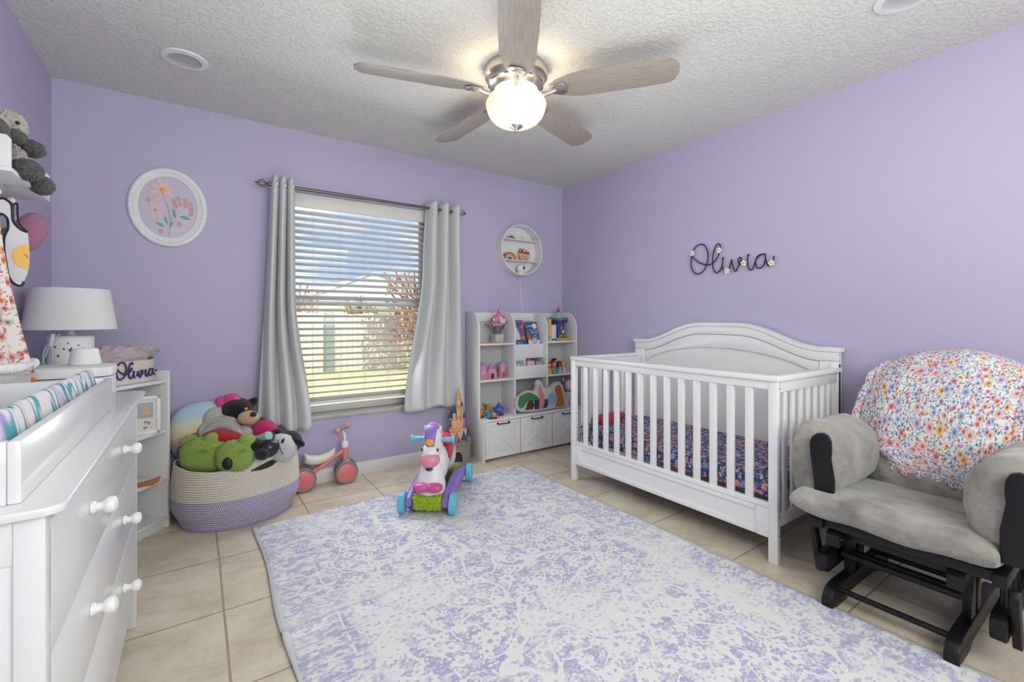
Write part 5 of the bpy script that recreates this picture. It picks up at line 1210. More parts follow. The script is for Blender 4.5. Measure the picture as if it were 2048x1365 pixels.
for k, (a, z, s, mt_) in enumerate(((-1.75, .12, .016, 'cup_yellow'), (-1.72, .09, .013, 'toy_red'), (-1.30, .085, .016, 'book_white'), (-1.72, .055, .014, 'cup_blue'))):
    obj('painted_figure', G().ball((CX_ + .053 * math.cos(a), CY_ + .053 * math.sin(a), Z2 + z), (s * .8, .004, s), RY(.4), n=14), mt_, cr_)
for k in range(4): obj('leaf_cluster', G().ball((CX_ - .045 + .03 * k, CY_ - .066, Z2 + .046), (.011, .008, .010), n=10, amp=.3), 'toy_green', cr_)
g = G().lathe([(.088, .215), (.092, .205), (.092, .196), (.088, .194)], (CX_, CY_, Z2), n=16); obj('roof_rim', g, 'bronze', cr_)
g = G()
for k in range(28): a = 2 * PI * k / 28; g.box((-.0085, -.0015, -.026), (.0085, .0015, 0), .001, rot=TR(CX_ + .088 * math.cos(a), CY_ + .088 * math.sin(a), Z2 + .197) @ RZ(a + PI / 2))
obj('fringe', g, 'deep_purple', cr_)
obj('roof', G().lathe([(.090, .212), (.060, .228), (.035, .245), (.016, .266)], (CX_, CY_, Z2), n=16), 'aqua_paint', cr_)
obj('roof_crown', G().lathe([(.022, .255), (.014, .266), (.020, .275), (.012, .29), (.006, .310), (.002, .318), (.005, .322), (.001, .332)], (CX_, CY_, Z2), n=12), 'bronze', cr_)
# right middle: small dolls
def doll(x, y, hair, dress, skin, lab, s=1.):
    t = thing('toy_doll', lab, 'doll', (x, y, Z1), group='small dolls on the bookcase')
    obj('dress', G().lathe([(.026 * s, 0), (.029 * s, .004), (.024 * s, .028 * s), (.012 * s, .048 * s), (.014 * s, .060 * s), (.008 * s, .066 * s)], (x, y, Z1), n=24), dress, t)
    g = G().ball((x, y, Z1 + .084 * s), (.021 * s, .019 * s, .021 * s), n=20)
    for q_ in (-1, 1): g.tube([(x + q_ * .012 * s, y, Z1 + .058 * s), (x + q_ * .022 * s, y - .006, Z1 + .046 * s), (x + q_ * .018 * s, y - .014, Z1 + .036 * s)], .0038 * s, 8, 3)
    obj('body', g, skin, t)
    obj('hair', G().ball((x, y + .006, Z1 + .090 * s), (.025 * s, .021 * s, .022 * s), n=20).ball((x - .016 * s, y + .006, Z1 + .070 * s), (.012 * s, .012 * s, .024 * s), n=14), hair, t)
doll(2.640, 3.205, 'hair_brown', 'dress_yellow', 'skin', 'doll in a yellow dress, leftmost of the front row on the bookcase')
doll(2.705, 3.215, 'hair_red', 'dress_green', 'skin', 'red-haired doll in a green skirt in the front row on the bookcase', 1.05)
doll(2.765, 3.205, 'hair_dark', 'dress_blue', 'skin_dark', 'dark-haired doll in a pale blue dress in the front row on the bookcase', 1.02)
doll(2.830, 3.225, 'cup_yellow', 'petal_pink', 'skin', 'blond doll in a pink dress at the right of the bookcase shelf')
doll(2.665, 3.285, 'cup_yellow', 'cup_blue', 'skin', 'blond doll in blue behind the yellow dressed doll', 1.15)
doll(2.775, 3.290, 'hair_dark', 'cup_yellow', 'skin', 'dark-haired doll in yellow in the back row on the bookcase', 1.2)
# lower middle: shaped cushion, and a plush horse
sc_ = thing('shaped_cushion', 'white cloud-shaped cushion printed with a tree, tower and rocks, in the lower bookcase', 'cushion', (2.45, 3.17, BZ))
cps = [(2.222, 3.16, 0.377), (2.227, 3.16, 0.427), (2.28, 3.16, 0.465), (2.344, 3.16, 0.489), (2.415, 3.16, 0.482), (2.442, 3.16, 0.501), (2.442, 3.16, 0.554), (2.47, 3.16, 0.571), (2.498, 3.16, 0.553), (2.515, 3.16, 0.517), (2.566, 3.16, 0.494), (2.618, 3.16, 0.498), (2.659, 3.16, 0.526), (2.706, 3.16, 0.536), (2.748, 3.16, 0.505), (2.773, 3.16, 0.429), (2.797, 3.16, 0.349), (2.791, 3.16, 0.299), (2.683, 3.16, 0.3), (2.566, 3.16, 0.298), (2.442, 3.16, 0.295), (2.333, 3.16, 0.302), (2.269, 3.16, 0.312), (2.233, 3.16, 0.337)]
cc_ = crom([Vector((p[0], p[2], 0)) for p in cps], 4, True); zm = min(p.y for p in cc_); cc_ = [Vector((p.x, p.y - zm + BZ + .002, 0)) for p in cc_]
cen = sum(cc_, Vector()) / len(cc_); rings_ = []
for k, dy in ((.72, -.030), (.88, -.026), (.96, -.016), (1, 0), (.96, .016), (.88, .026), (.72, .030)):
    rings_.append([Vector((cen.x + (p.x - cen.x) * (1 - (1 - k) * .5), 3.155 + dy, cen.y + (p.y - cen.y) * (1 - (1 - k) * .5))) for p in cc_])
obj('cushion_body', G().rings(rings_), 'white_plush', sc_)
pyf = 3.1235
def print_(pts, mt_, nm, dz=0.): obj(nm, G().prism([(p[0], p[2] - zm + BZ) for p in pts], .0015, TR(0, pyf + .001 - dz, 0) @ XZ), mt_, sc_)
treep = [(2.235, 3.12, 0.416), (2.251, 3.12, 0.452), (2.298, 3.12, 0.469), (2.335, 3.12, 0.478), (2.379, 3.12, 0.469), (2.417, 3.12, 0.448), (2.45, 3.12, 0.427), (2.45, 3.12, 0.397), (2.4, 3.12, 0.398), (2.346, 3.12, 0.404), (2.314, 3.12, 0.382), (2.288, 3.12, 0.35), (2.256, 3.12, 0.35), (2.235, 3.12, 0.378)]
print_(treep, 'lav_green', 'printed_tree'); sc_.children[-1].data.materials[0] = simple('print_green', '3f8050', .8)
print_([(2.309, 3.12, 0.331), (2.325, 3.12, 0.372), (2.346, 3.12, 0.404), (2.389, 3.12, 0.408), (2.406, 3.12, 0.363), (2.389, 3.12, 0.326)], 'hair_brown', 'printed_trunk', .001)
print_([(2.406, 3.12, 0.354), (2.406, 3.12, 0.397), (2.444, 3.12, 0.41), (2.483, 3.12, 0.406), (2.556, 3.12, 0.399), (2.562, 3.12, 0.354), (2.545, 3.12, 0.325), (2.411, 3.12, 0.323)], 'castle_navy', 'printed_wall', .0005)
print_([(2.461, 3.12, 0.321), (2.461, 3.12, 0.431), (2.45, 3.12, 0.458), (2.455, 3.12, 0.514), (2.466, 3.12, 0.539), (2.483, 3.12, 0.494), (2.511, 3.12, 0.439), (2.522, 3.12, 0.385), (2.505, 3.12, 0.343), (2.5, 3.12, 0.326)], 'coral', 'printed_tower', .0015)
cq = Vector((2.608, 3.12, 0.398)); obj('printed_ball', G().cyl((cq.x, pyf + .001, cq.z - zm + BZ), (cq.x, pyf - .0015, cq.z - zm + BZ), .052, n=32), simple('print_blue', '8fa6c4', .8), sc_)
print_([(2.637, 3.12, 0.323), (2.672, 3.12, 0.395), (2.637, 3.12, 0.471), (2.655, 3.12, 0.509), (2.69, 3.12, 0.515), (2.714, 3.12, 0.486), (2.738, 3.12, 0.402), (2.756, 3.12, 0.318)], 'wood_mid', 'printed_rocks', .002)
ph = thing('plush_horse', 'white plush horse with a pink mane at the right of the lower bookcase', 'stuffed animal', (2.868, 3.24, BZ))
hz = BZ; g = G(); g.mi = 0
g.ball((2.868, 3.215, hz + .095), (.042, .045, .050), n=24).ball((2.868, 3.19, hz + .195), (.046, .042, .050), n=24).ball((2.868, 3.19, hz + .170), (.036, .026, .028), n=20)
for dx, dy in ((-.024, -.02), (.024, -.02), (-.022, .035), (.022, .035)): g.lathe([(.018, 0), (.020, .01), (.017, .09)], (2.868 + dx, 3.215 + dy, hz), n=16)
for s in (-1, 1): g.ball((2.868 + s * .034, 3.235, hz + .243), (.012, .008, .022), RY(s * .3), n=14)
obj('body', g, 'white_plush', ph)
obj('mane', G().ball((2.8685, 3.20, hz + .238), (.026, .022, .020), n=18, amp=.2).ball((2.893, 3.19, hz + .215), (.014, .012, .022), n=14), 'toy_pink', ph)
for s in (-1, 1): obj('eye', G().ball((2.868 + s * .034, 3.193, hz + .200), (.007, .006, .010), n=12), 'ink', ph)
obj('collar', G().lathe([(.040, .130), (.044, .134), (.044, .146), (.040, .150)], (2.868, 3.235, hz), n=28), 'leather', ph)
obj('collar_charm', G().ball((2.868, 3.188, hz + .134), (.010, .004, .012), n=12), 'pot_blue', ph)

# ---------------------------------------------------------------- toy basket and its plush toys
KX, KY = .205, 3.120
bk_ = thing('toy_basket', 'large rope basket, cream above and lavender below, full of stuffed toys', 'basket', (KX, KY, 0))
def krad(z, ph):
    k = .87 + .13 * sm(0, .12, z) - .05 * sm(.20, .40, z) + .014 * math.sin(3 * ph + 1) * (1 - z) + .007 * abs(math.sin(z * PI / .0125)) ** .7
    return .318 * k, .243 * k
def ktop(ph): return .350 + .014 * math.cos(2 * ph) + .012 * math.cos(ph + .15) + .045 * max(0, math.cos(ph + 1.0)) ** 8 - .012 * max(0, math.cos(ph + 2.1)) ** 4
nu, nv = 150, 140; g = G(); grid = []
for j in range(nv + 1):
    row = []
    for i in range(nu):
        ph = 2 * PI * i / nu; z = ktop(ph) * j / nv; a, b = krad(z, ph); row.append(g.bm.verts.new((KX + a * math.cos(ph), KY + b * math.sin(ph), z + .001)))
    grid.append(row)
for j in range(nv):
    for i in range(nu):
        ph = ((2 * PI * (i + .5) / nu) + 1.12 + PI) % (2 * PI) - PI; w = 1 - (abs(ph) / .30) ** 1.5 if abs(ph) < .30 else -1
        if w > 0 and nv - 22 - 10 * w < j < nv - 18: continue
        g.bm.faces.new((grid[j][i], grid[j][(i + 1) % nu], grid[j + 1][(i + 1) % nu], grid[j + 1][i]))
g.bm.faces.new(grid[0][::-1])
obj('basket_wall', g, 'basket', bk_, solid=.009, angle=80)
obj('seam_rope', G().tube([(KX + krad(.02, p)[0] * math.cos(p) * 1.0, KY + krad(.02, p)[1] * math.sin(p), .006) for p in [2 * PI * i / 40 for i in range(40)]], .005, 8, 2, True), simple('lavender_rope', '8f86b0', .9), bk_)
fz = dict(amp=.07, freq=60)
gp = thing('plush_bear', 'fuzzy green stuffed bear lying on its back at the front of the toy basket', 'stuffed animal', (0.1024, 2.9977, 0.3113))
g = G(); g.ball((0.0503, 3.0461, 0.3942), (.130, .085, .096), RZ(-.5), n=72, power=.8, **fz).ball((0.1806, 2.919, 0.3948), (.098, .075, .085), RZ(-.5), n=72, power=.85, **fz)
for p in ((-0.0276, 3.1246, 0.4528), (0.0729, 3.0183, 0.472), (0.2312, 2.896, 0.4691)): g.ball(p, (.044, .034, .044), n=48, **fz)
obj('body', g, 'green_plush', gp)
g = G()
for c_ in ((0.0328, 2.9243, 0.4428), (0.2068, 2.7912, 0.4483)):
    c_ = Vector(c_)
    for k in range(-1, 2): g.tube([c_ + Vector((-.018, .01, .007 * k)), c_ + Vector((.018, -.01, .007 * k))], .0012, 6, 1)
    g.tube([c_ + Vector((0, 0, -.02)), c_ + Vector((0, 0, .02))], .0012, 6, 1)
obj('stitching', g, 'toy_darkgreen', gp)
obj('muzzle', G().ball((0.138, 2.8573, 0.3747), (.026, .018, .034), RZ(-.5), n=18), 'ink', gp, 'black muzzle patch')
rp = thing('plush_toy', 'red fleece stuffed toy with mint green patches in the middle of the toy basket', 'stuffed toy', (0.1373, 3.0953, 0.3934))
obj('body', G().ball((0.1393, 3.033, 0.4586), (.125, .06, .060), RZ(-.5) @ RY(.2), n=56, **fz).ball((0.2207, 3.0129, 0.422), (.075, .05, .03), RZ(-.5), n=48, **fz), 'red_plush', rp)
mp_ = thing('plush_toy', 'mint green and orange soft toy lying across the top of the toy basket', 'stuffed toy', (0.2556, 3.0131, 0.4367))
g = G(); g.mi = 0; g.ball((0.1785, 3.0423, 0.4792), (.060, .035, .032), RZ(-.5) @ RY(.25), n=24).ball((0.219, 2.9897, 0.473), (.022, .02, .018), n=18).tube([(0.2653, 2.9819, 0.4421), (0.2983, 2.9347, 0.4673), (0.3376, 2.883, 0.4895)], lambda t: .020 + .006 * t, 12, 4)
g.mi = 1; g.ball((0.263, 2.9836, 0.4535), (.050, .035, .024), RZ(-.5) @ RY(-.2), n=20)
obj('body', g, ['mint_plush', 'cup_yellow'], mp_)
gr = thing('plush_rings', 'pale grey fleece stacking rings at the back left of the toy basket', 'stuffed toy', (0.0811, 3.2561, 0.4096))
for i, (u, v) in enumerate(((0, 0), (1, 1), (2, 2))):
    c_ = Vector(((0.1057, 3.1659, 0.5107), (0.114, 3.1236, 0.4947), (0.1268, 3.0782, 0.4792))[i]); r_ = (.105, .10, .09)[i]
    obj('ring', G().tube([c_ + Vector((r_ * math.cos(a) * .82, -r_ * math.cos(a) * .57 + .04 * math.sin(a), r_ * .55 * math.sin(a))) for a in [2 * PI * k / 20 for k in range(20)]], .024, 14, 2, True), 'greyring', gr)
bcat = thing('plush_dog', 'black stuffed dog with a peach muzzle and pink bow sitting up in the toy basket', 'stuffed animal', (0.2178, 3.1855, 0.4193))
hc_ = Vector((0.2044, 3.2191, 0.5718)); g = G(); g.mi = 0
g.ball(hc_, (.092, .085, .098), n=32).ball(hc_ + Vector((.0, .01, -.15)), (.075, .06, .09), n=24)
g.ball((0.263, 3.2271, 0.6128), (.030, .022, .070), RY(.9), n=18).ball((0.1671, 3.1964, 0.5263), (.030, .022, .068), RY(.25), n=18)
g.mi = 1
g.ball((0.2542, 3.0871, 0.5649), (.058, .052, .042), RZ(-.5), n=28)
g.mi = 2; g.ball((0.2097, 3.1424, 0.4655), (.075, .055, .05), RZ(-.4), n=24)
obj('body', g, ['black_plush', 'peach_plush', 'blush'], bcat)
obj('nose', G().ball((0.2737, 3.0188, 0.5949), (.018, .016, .015), n=16), 'ink', bcat)
obj('eye', G().ball((0.2425, 3.1013, 0.6169), (.008, .008, .008), n=12), 'cup_peach', bcat)
bw = Vector((0.151, 3.2319, 0.6513)); g = G().ball(bw + Vector((.022, -.01, .0)), (.055, .025, .045), RZ(-.5) @ RY(-.35), n=28, amp=.2, freq=16).ball(bw + Vector((-.022, .012, -.016)), (.045, .024, .042), RZ(-.5) @ RY(.4), n=28, amp=.2, freq=16)
obj('bow', g, simple('pink_satin', 'd84f93', .45, vary=.12), bcat, 'shiny pink bow')
mg = thing('plush_ball', 'magenta plush ball at the back right of the toy basket', 'stuffed toy', (0.3415, 3.1482, 0.4087))
obj('ball', G().ball((0.3415, 3.1482, 0.4576), (.075, .065, .072), n=32, amp=.04), 'pink_plush', mg)
pdg = thing('plush_puppy', 'black and white stuffed puppy at the right end of the toy basket', 'stuffed animal', (0.4187, 2.9727, 0.3468))
g = G(); g.mi = 0; g.ball((0.4108, 2.9539, 0.3937), (.088, .07, .080), RZ(-.5) @ RY(.5), n=32, amp=.03)
g.mi = 1; g.ball((0.4618, 2.9915, 0.4126), (.070, .06, .065), RZ(-.5) @ RY(.4), n=28).ball((0.398, 3.0359, 0.4605), (.035, .03, .030), n=20).ball((0.3428, 2.9281, 0.4678), (.036, .025, .026), RY(-.7), n=20).ball((0.4913, 2.9223, 0.4234), (.048, .02, .022), RZ(-.5) @ RY(.55), n=20)
obj('body', g, ['white_plush', 'black_plush'], pdg)
obj('eye', G().ball((0.4086, 2.8824, 0.4506), (.007, .006, .016), RZ(-.5) @ RY(.4), n=14), 'ink', pdg)
obj('seam_line', G().tube([(0.3829, 2.882, 0.4603), (0.3907, 2.8644, 0.4148), (0.4062, 2.8657, 0.375)], .002, 6, 4), 'ink', pdg)
bl2 = thing('plush_toy', 'black stuffed toy with a shiny body and round feet in the toy basket', 'stuffed toy', (0.3216, 2.9185, 0.334))
g = G(); g.mi = 1; g.ball((0.3362, 2.8718, 0.4219), (.052, .045, .050), n=28, amp=.08); g.mi = 0
g.ball((0.2719, 2.8921, 0.4415), (.040, .036, .036), n=48, **fz).ball((0.3003, 2.8358, 0.4031), (.036, .032, .032), n=48, **fz)
obj('body', g, ['black_plush', simple('shiny_black_cloth', '1b2230', .25)], bl2)
tb = thing('plush_toy', 'tan stuffed toy peeking out at the left edge of the toy basket', 'stuffed toy', (-0.0528, 3.2761, 0.3673))
g = G().ball((-0.0615, 3.2334, 0.3848), (.034, .034, .040), n=20, **fz).ball((0.012, 3.2068, 0.4574), (.055, .04, .035), n=20, **fz)
obj('body', g, 'tan_plush', tb); obj('eye', G().ball((-0.0649, 3.175, 0.4191), (.009, .006, .009), n=12), 'ink', tb)
rwp = thing('rainbow_plush', 'big round pastel rainbow plush behind the toys against the back wall', 'stuffed toy', (.035, 3.285, .22))
obj('body', G().ball((.030, 3.282, .470), (.165, .085, .185), RZ(-.1), n=44, amp=.03, freq=10, power=.85), 'rainbow', rwp)
obj('white_face', G().ball((0.1, 3.2186, 0.5546), (.075, .05, .07), n=24), 'cream_plush', rwp)
obj('power_cord', G().tube([(-.10, 3.385, .26), (-.06, 3.375, .235), (-.02, 3.377, .228), (.03, 3.38, .235), (.08, 3.385, .25)], .003, 8, 4), 'ink', None, 'black power cord on the wall between the corner shelf and the toy basket', 'cord')

# ---------------------------------------------------------------- balance bike
tk = thing('balance_bike', 'coral toddler balance bike with a cream seat under the window', 'balance bike', (.72, 3.29, 0))
def wheel(c, r, w, cm='coral_disc', tm='grey_rubber', par=None, axis=(0, 1, 0), nm='wheel', tread=False):
    c = Vector(c); ax = Vector(axis).normalized(); g = G()
    g.lathe([(r * .80, -w * .40), (r * .93, -w * .5), (r, -w * .30), (r, w * .30), (r * .93, w * .5), (r * .80, w * .40)], c, ax, n=44, cap=False)
    if tread:
        x, y = g.frame(ax)
        for k in range(22):
            a = 2 * PI * k / 22; d_ = x * math.cos(a) + y * math.sin(a); g.box((-w * .42, -.0035, -.002), (w * .42, .0035, .002), .001, rot=basis(ax, ax.cross(d_) * -1, d_, c + d_ * r))
    wh = obj(nm, g, tm, par)
    obj('hub_disc', G().lathe([(r * .84, -w * .36), (r * .78, -w * .46), (.001, -w * .46)], c, ax, n=36, cap=False).lathe([(r * .84, w * .36), (r * .78, w * .46), (.001, w * .46)], c, ax, n=36, cap=False), cm, wh)
    return wh
for x, y, r in ((.862, 3.262, .077), (.876, 3.345, .077), (.585, 3.255, .078), (.592, 3.335, .078)): wheel((x, y, r + .001), r, .034, par=tk)
obj('axle', G().cyl((.862, 3.262, .078), (.876, 3.345, .078), .006, n=10).cyl((.585, 3.255, .079), (.592, 3.335, .079), .008, n=10), 'grey_rubber', tk)
obj('frame', G().tube([(.588, 3.296, .080), (.68, 3.298, .125), (.78, 3.302, .182), (.852, 3.304, .225)], lambda t: .017 - .003 * t, 14, 5).cyl((.868, 3.304, .100), (.860, 3.304, .250), .021, n=24).cyl((.869, 3.304, .075), (.867, 3.304, .110), .014, n=16), 'coral', tk)
obj('collar', G().lathe([(.022, 0), (.024, .004), (.024, .030), (.015, .045), (.012, .045)], (.861, 3.304, .245), n=24), 'white', tk)
obj('collar', G().lathe([(.020, 0), (.024, .004), (.024, .024), (.021, .028)], (.868, 3.304, .125), n=24), 'white', tk)
obj('stem', G().tube([(.860, 3.304, .285), (.859, 3.304, .325), (.850, 3.304, .350), (0.8333, 3.2691, 0.3846)], .010, 12, 5), 'white', tk)
obj('handlebar', G().tube([(0.8028, 3.2538, 0.378), (0.8333, 3.2691, 0.3863), (0.8643, 3.2842, 0.3949)], .013, 14, 4), 'grey_rubber', tk)
for p in ((0.7974, 3.2454, 0.377), (0.8727, 3.2904, 0.3961)): obj('grip_end', G().ball(p, (.019, .018, .021), n=20), 'coral', tk, 'coral grip end')
def seatw(q): q.z += .055 * (abs(q.x) / .115) ** 2.2 * (1 if q.x > 0 else .75) + .015; return q
def seatf(s):
    def f(u, v):
        x = -.098 + .205 * u; w = (.048 - .022 * u) * math.sqrt(max(0, 1 - (2 * u - 1) ** 6)); a = PI * v
        z = .014 + .030 * abs((x - .02) / .10) ** 2 + (.022 * math.sin(a) if s > 0 else -.050 * math.sin(a) * (1 - .45 * u)) + .028 * u
        return Vector((.690 + x, 3.300 - w * math.cos(a), .168 + z))
    return f
g = G().sheet(seatf(1), 24, 12).sheet(seatf(-1), 24, 12); bmesh.ops.remove_doubles(g.bm, verts=g.bm.verts, dist=1e-5); obj('seat', g, 'cream_seat', tk, angle=70)

# ---------------------------------------------------------------- unicorn ride-on
uz = .012; UA = math.atan2(-.775, -.632)
un = thing('ride_on_unicorn', 'white ride-on toy unicorn with a purple mane, turquoise wheels and handles, on the rug', 'ride-on toy', (1.285, 2.675, uz), UA)
def U(name, g, mt_, par=None, **k): return obj(name, g, mt_, par or un, local=True, **k)
def uwheel(x, y):
    g = G(); r, w = .059, .040; s = 1 if y > 0 else -1
    g.lathe([(.018, w * .42), (.036, w * .40), (.050, w * .5), (r, w * .36), (r, -w * .36), (.050, -w * .5), (.001, -w * .5)], (x, y, r), (0, s, 0), n=40)
    for k in range(20):
        a = 2 * PI * k / 20; g.box((-.0045, -w * .38, -.002), (.0045, w * .38, .0025), .001, rot=TR(x + r * math.sin(a), y, r + r * math.cos(a)) @ RY(a))
    wh = U('wheel', g, 'toy_teal')
    obj('hub', G().lathe([(.030, .0), (.028, .004), (.012, .006), (.001, .006)], (x, y + s * w * .40, r), (0, s, 0), n=24), 'toy_teal', wh, local=True)
    obj('hub_cap', G().lathe([(.014, .0), (.012, .006), (.001, .007)], (x, y + s * w * .44, r), (0, s, 0), n=16), 'toy_green', wh, local=True)
for x in (-.275, .275):
    for y in (-.150, .150): uwheel(x, y)
for s in (-1, 1):
    g = G(); rows = []
    for i in range(25):
        u = i / 24; x = -.30 + .60 * u; e = 1 - abs(2 * u - 1) ** 8; hh = .038 + .020 * math.sin(PI * u) ** 2 - .012 * (1 - e); w = .024 * (.75 + .25 * e)
        rows.append([Vector((x, s * .108 + w * math.copysign(abs(math.cos(a)) ** .6, math.cos(a)), .070 + .030 * math.sin(PI * u) + hh * math.copysign(abs(math.sin(a)) ** .6, math.sin(a)))) for a in [2 * PI * k / 20 for k in range(20)]])
    U('side_rocker', g.rings(rows), 'toy_purple')
    U('rocker_foot', G().box((.20, s * .118 - .012, .006), (.245, s * .118 + .012, .05), .008), 'toy_purple')
g = G().box((.175, -.088, .020), (.300, .088, .105), .018, seg=3); 
g2 = G(); q = random.Random(3)
for k in range(70): g2.ball((.302 - .002 * q.random(), q.uniform(-.078, .078), q.uniform(.030, .100)), (.006, .011, .009), n=8)
for k in range(50): g2.ball((q.uniform(.18, .295), q.uniform(-.078, .078), .105), (.011, .011, .006), n=8)
U('grass_base', g, 'toy_green'); U('grass_tufts', g2, 'toy_green')
U('grass_base', G().box((-.26, -.082, .045), (.175, .082, .085), .012), 'toy_darkgreen')
U('grass_base', G().box((-.30, -.085, .03), (-.18, .085, .12), .018, seg=3), 'toy_green')
U('spring_bar', G().cyl((.10, -.09, .10), (.10, .09, .10), .018, n=16), 'grey_rubber')
# body by cross-sections along its length: (x, z centre, half width, half height)
def loft(secs, n=28, pw=.8):
    return G().rings([[Vector((x, w * math.copysign(abs(math.cos(a)) ** pw, math.cos(a)), z + h * math.copysign(abs(math.sin(a)) ** pw, math.sin(a)))) for a in [2 * PI * k / n for k in range(n)]] for x, z, w, h in secs])
g = loft([(-.232, .235, .010, .012), (-.222, .235, .045, .060), (-.185, .225, .075, .098), (-.12, .222, .080, .112), (-.05, .225, .066, .100), (.02, .225, .070, .100), (.09, .24, .080, .125), (.14, .25, .080, .13), (.175, .235, .070, .115), (.195, .22, .045, .07), (.200, .215, .01, .02)])
# neck rising to the head
g.rings([[Vector((x + r1 * math.cos(a), r2 * math.sin(a), z)) for a in [2 * PI * k / 28 for k in range(28)]] for x, z, r1, r2 in ((.12, .28, .080, .078), (.125, .33, .066, .062), (.135, .37, .060, .056), (.15, .40, .062, .058), (.16, .43, .055, .054), (.158, .455, .040, .045), (.15, .472, .020, .025), (.148, .477, .004, .006))])
g.ball((.200, 0, .335), (.062, .058, .050), RY(.7), n=28)
# chest and folded front legs spreading over the base
g.rings([[Vector((x + r1 * math.cos(a), r2 * math.sin(a), z)) for a in [2 * PI * k / 28 for k in range(28)]] for x, z, r1, r2 in ((.20, .105, .085, .088), (.20, .15, .080, .088), (.19, .19, .070, .078), (.17, .24, .058, .066), (.16, .30, .052, .058))])
U('body', g, 'toy_white', angle=75)
U('muzzle', G().ball((.232, 0, .300), (.052, .062, .043), RY(.6), n=32), 'toy_lightpink')
g = G()
for s in (-1, 1): g.ball((.275, s * .038, .150), (.038, .050, .026), n=24, power=.8)
g.box((.24, -.05, .128), (.295, .05, .160), .014); U('front_hooves', g, 'toy_pink')
g = G()
rows = []
for i in range(20):
    u = i / 19; a_ = -.35 + 2.35 * u; cx_ = .155 + .066 * math.cos(PI / 2 - a_) * 1.0; z_ = .405 + .084 * math.sin(PI / 2 - a_ + .0); w = .036 - .010 * abs(2 * u - .9) ** 2
    rows.append((Vector((.155 + .070 * math.sin(a_), 0, .405 + .080 * math.cos(a_))), w))
g.rings([[p + Vector((0, w * math.cos(b), 0)) + (p - Vector((.155, 0, .405))).normalized() * .010 * math.sin(b) for b in [2 * PI * k / 16 for k in range(16)]] for p, w in rows]); U('mane', g, 'toy_purple')
U('headband', G().tube([Vector((.135, .052 * math.cos(t), .425 + .066 * math.sin(t))) for t in [PI * k / 12 for k in range(13)]], .010, 10, 2), 'toy_lightpink')
U('horn_button', G().lathe([(.026, 0), (.026, .006), (.020, .012), (.001, .014)], (.224, 0, .405), (.95, 0, .2), n=28), 'toy_yellow')
U('button', G().ball((.196, 0, .470), (.010, .020, .006), RY(.8), n=16), 'toy_red'); U('button', G().ball((.212, 0, .447), (.010, .018, .006), RY(1.0), n=16), 'toy_green')
for s in (-1, 1):
    U('handle', G().lathe([(.018, .045), (.015, .052), (.015, .118), (.022, .121), (.023, .132), (.018, .136), (.001, .137)], (.155, 0, .402), (0, s, 0), n=28), 'toy_teal')
    U('eye', G().ball((.226, s * .047, .355), (.007, .006, .012), n=12), 'toy_navy')
    U('ear', G().ball((.150, s * .040, .455), (.014, .010, .030), RX(-s * .35), n=16), 'toy_white')
    U('flower_sticker', G().prism([(-.02 + .017 * (1 + .3 * math.cos(5 * t)) * math.cos(t), .225 + .017 * (1 + .3 * math.cos(5 * t)) * math.sin(t)) for t in [2 * PI * k / 40 for k in range(40)]], .002, TR(-.02, s * .070 + (.001 if s > 0 else .001), 0) @ XZ), 'toy_purple')
    U('flower_sticker_centre', G().ball((-.04, s * .0715, .225), (.007, .002, .007), n=12), 'toy_yellow')
U('badge', G().ball((.236, 0, .245), (.006, .022, .012), RY(-.35), n=20), 'toy_navy')
un_b = text(un, 'badge_mark', 'v', .016, TR(.2425, .010, .243) @ RZ(PI / 2) @ RX(PI / 2 + .2), 'book_white')
g = loft([(-.155, .345, .002, .004), (-.145, .35, .045, .022), (-.10, .338, .068, .018), (-.04, .326, .070, .020), (.02, .335, .060, .022), (.06, .36, .045, .028), (.085, .39, .03, .02), (.09, .40, .004, .004)]); 
for s in (-1, 1): g.prism([(-.12, .33), (-.05, .315), (.06, .33), (.055, .29), (.015, .245), (-.02, .235), (-.07, .26), (-.11, .30)], .010, TR(0, s * .074 + .005, 0) @ XZ, .003)
U('saddle', g, 'toy_red')
U('tail', G().tube([(-.225, 0, .27), (-.255, 0, .25), (-.262, 0, .20), (-.25, 0, .15)], lambda t: .016 - .006 * t, 12, 4), 'toy_purple')

# ---------------------------------------------------------------- toy castle on the floor
ca_ = thing('toy_castle', 'peach and navy toy castle on a grey base, beside the bookcase', 'toy castle', (1.722, 3.265, 0))
QX_, QY_ = 1.722, 3.258
g = G().lathe([(.120, 0), (.122, .003), (.122, .030), (.114, .034), (.112, .150), (.118, .155), (.118, .170), (.10, .172)], (QX_, QY_, 0), n=20)
obj('stone_base', g, 'stone', ca_)
g = G()
for k in range(20): a = 2 * PI * k / 20; g.box((-.010, -.004, 0), (.010, .004, .010), .001, rot=TR(QX_ + .113 * math.cos(a), QY_ + .113 * math.sin(a), .170) @ RZ(a + PI / 2))
obj('battlements', g, 'stone', ca_)
vd = math.atan2(-QY_, -QX_) + .1
def onb(r, off=0.): return (QX_ + r * math.cos(vd + off), QY_ + r * math.sin(vd + off))
px_, py_ = onb(.108)
dm = TR(px_, py_, 0) @ RZ(vd + PI / 2)
obj('gate_arch', G().prism([(.034 * math.cos(t), .070 + .038 * math.sin(t)) for t in [PI * k / 12 for k in range(13)]] + [(-.034, .004), (.034, .004)], .008, dm @ XZ), 'ink', ca_)
obj('gate_trim', G().tube([dm @ Vector((.038 * math.cos(t), -.010, .070 + .044 * math.sin(t))) for t in [PI * k / 12 for k in range(13)]], .004, 8, 2), 'gold', ca_)
g = G().box((-.060, -.055, .165), (.060, .050, .275), .003, rot=RZ(0)); g.box((-.042, -.040, .27), (.042, .040, .345), .003); g.box((-.078, -.030, .165), (-.05, .03, .235), .003); g.box((.05, -.030, .165), (.078, .03, .265), .003)
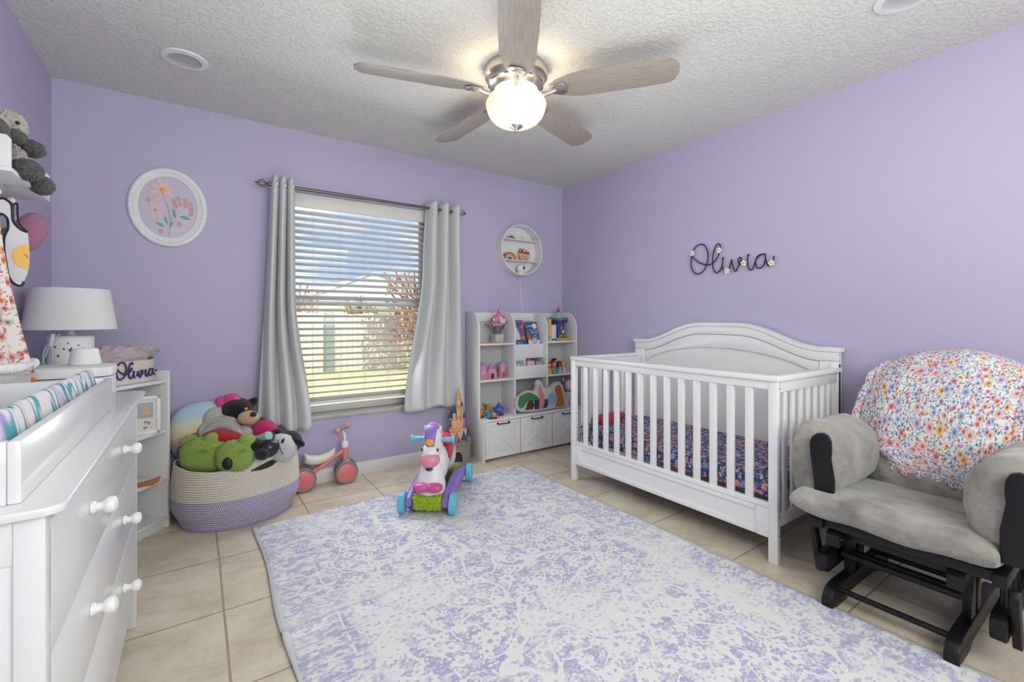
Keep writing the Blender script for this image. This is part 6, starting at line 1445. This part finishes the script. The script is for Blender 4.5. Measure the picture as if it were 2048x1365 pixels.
cm_ = TR(QX_, QY_, 0) @ RZ(vd + PI / 2)
obj('keep', g.xf(cm_), 'tan_pink', ca_)
g = G().box((-.048, -.058, .250), (.020, -.050, .262), .001).box((-.062, -.058, .272), (.062, .052, .279), .001).box((-.045, -.043, .340), (.045, .043, .348), .001)
obj('gold_cornice', g.xf(cm_), 'gold', ca_)
g = G().cyl((.012, -.035, .165), (.012, -.035, .515), .0175, n=20).cyl((.040, -.010, .26), (.040, -.010, .445), .011, n=16).cyl((-.02, 0, .34), (-.02, 0, .40), .016, n=16)
obj('tower', g.xf(cm_), 'tan_pink', ca_)
g = G().cyl((.012, -.035, .355), (.012, -.035, .375), .0205, n=20).cyl((.012, -.035, .440), (.012, -.035, .462), .0205, n=20).cyl((.012, -.035, .505), (.012, -.035, .515), .021, n=20).lathe([(.020, 0), (.010, .05), (.0015, .095), (.001, .100)], (.012, -.035, .512), n=18)
obj('gold_spire', g.xf(cm_), 'gold', ca_)
rf_ = [(-.085, -.03, .165, .016, .035, .060), (-.060, -.058, .165, .017, .02, .078), (.052, -.055, .165, .018, .025, .078), (.090, -.02, .165, .018, .045, .072), (-.045, -.01, .345, .018, .012, .072), (-.022, -.03, .345, .016, .055, .062), (.042, .0, .445, .010, .004, .040), (.062, .01, .345, .012, .004, .048), (0, .05, .172, .03, .05, .06)]
for x, y, z, r, h, rh in rf_:
    obj('turret', G().cyl((x, y, z), (x, y, z + h), r, n=16).xf(cm_), 'tan_pink' if z > .2 else 'stone', ca_)
    obj('turret_roof', G().lathe([(r * 1.25, 0), (r * .75, rh * .35), (r * .3, rh * .7), (.001, rh)], (x, y, z + h), n=16).xf(cm_), 'castle_navy', ca_)
obj('gable_roof', G().prism([(-.030, .172), (.022, .172), (-.004, .245)], .012, cm_ @ TR(0, -.056, 0) @ XZ), 'castle_navy', ca_)
obj('gable_roof', G().prism([(-.042, .348), (.002, .348), (-.010, .42), (-.03, .42)], .02, cm_ @ TR(0, -.02, 0) @ XZ), 'castle_navy', ca_)
g = G().prism([(-.012, .176), (.004, .176), (.002, .225), (-.004, .235), (-.010, .225)], .004, cm_ @ TR(0, -.066, 0) @ XZ); g.ball(cm_ @ Vector((-.022, -.058, .258)), .008, n=10).ball(cm_ @ Vector((.014, -.058, .258)), .008, n=10)
obj('gold_clock_panel', g, 'gold', ca_)
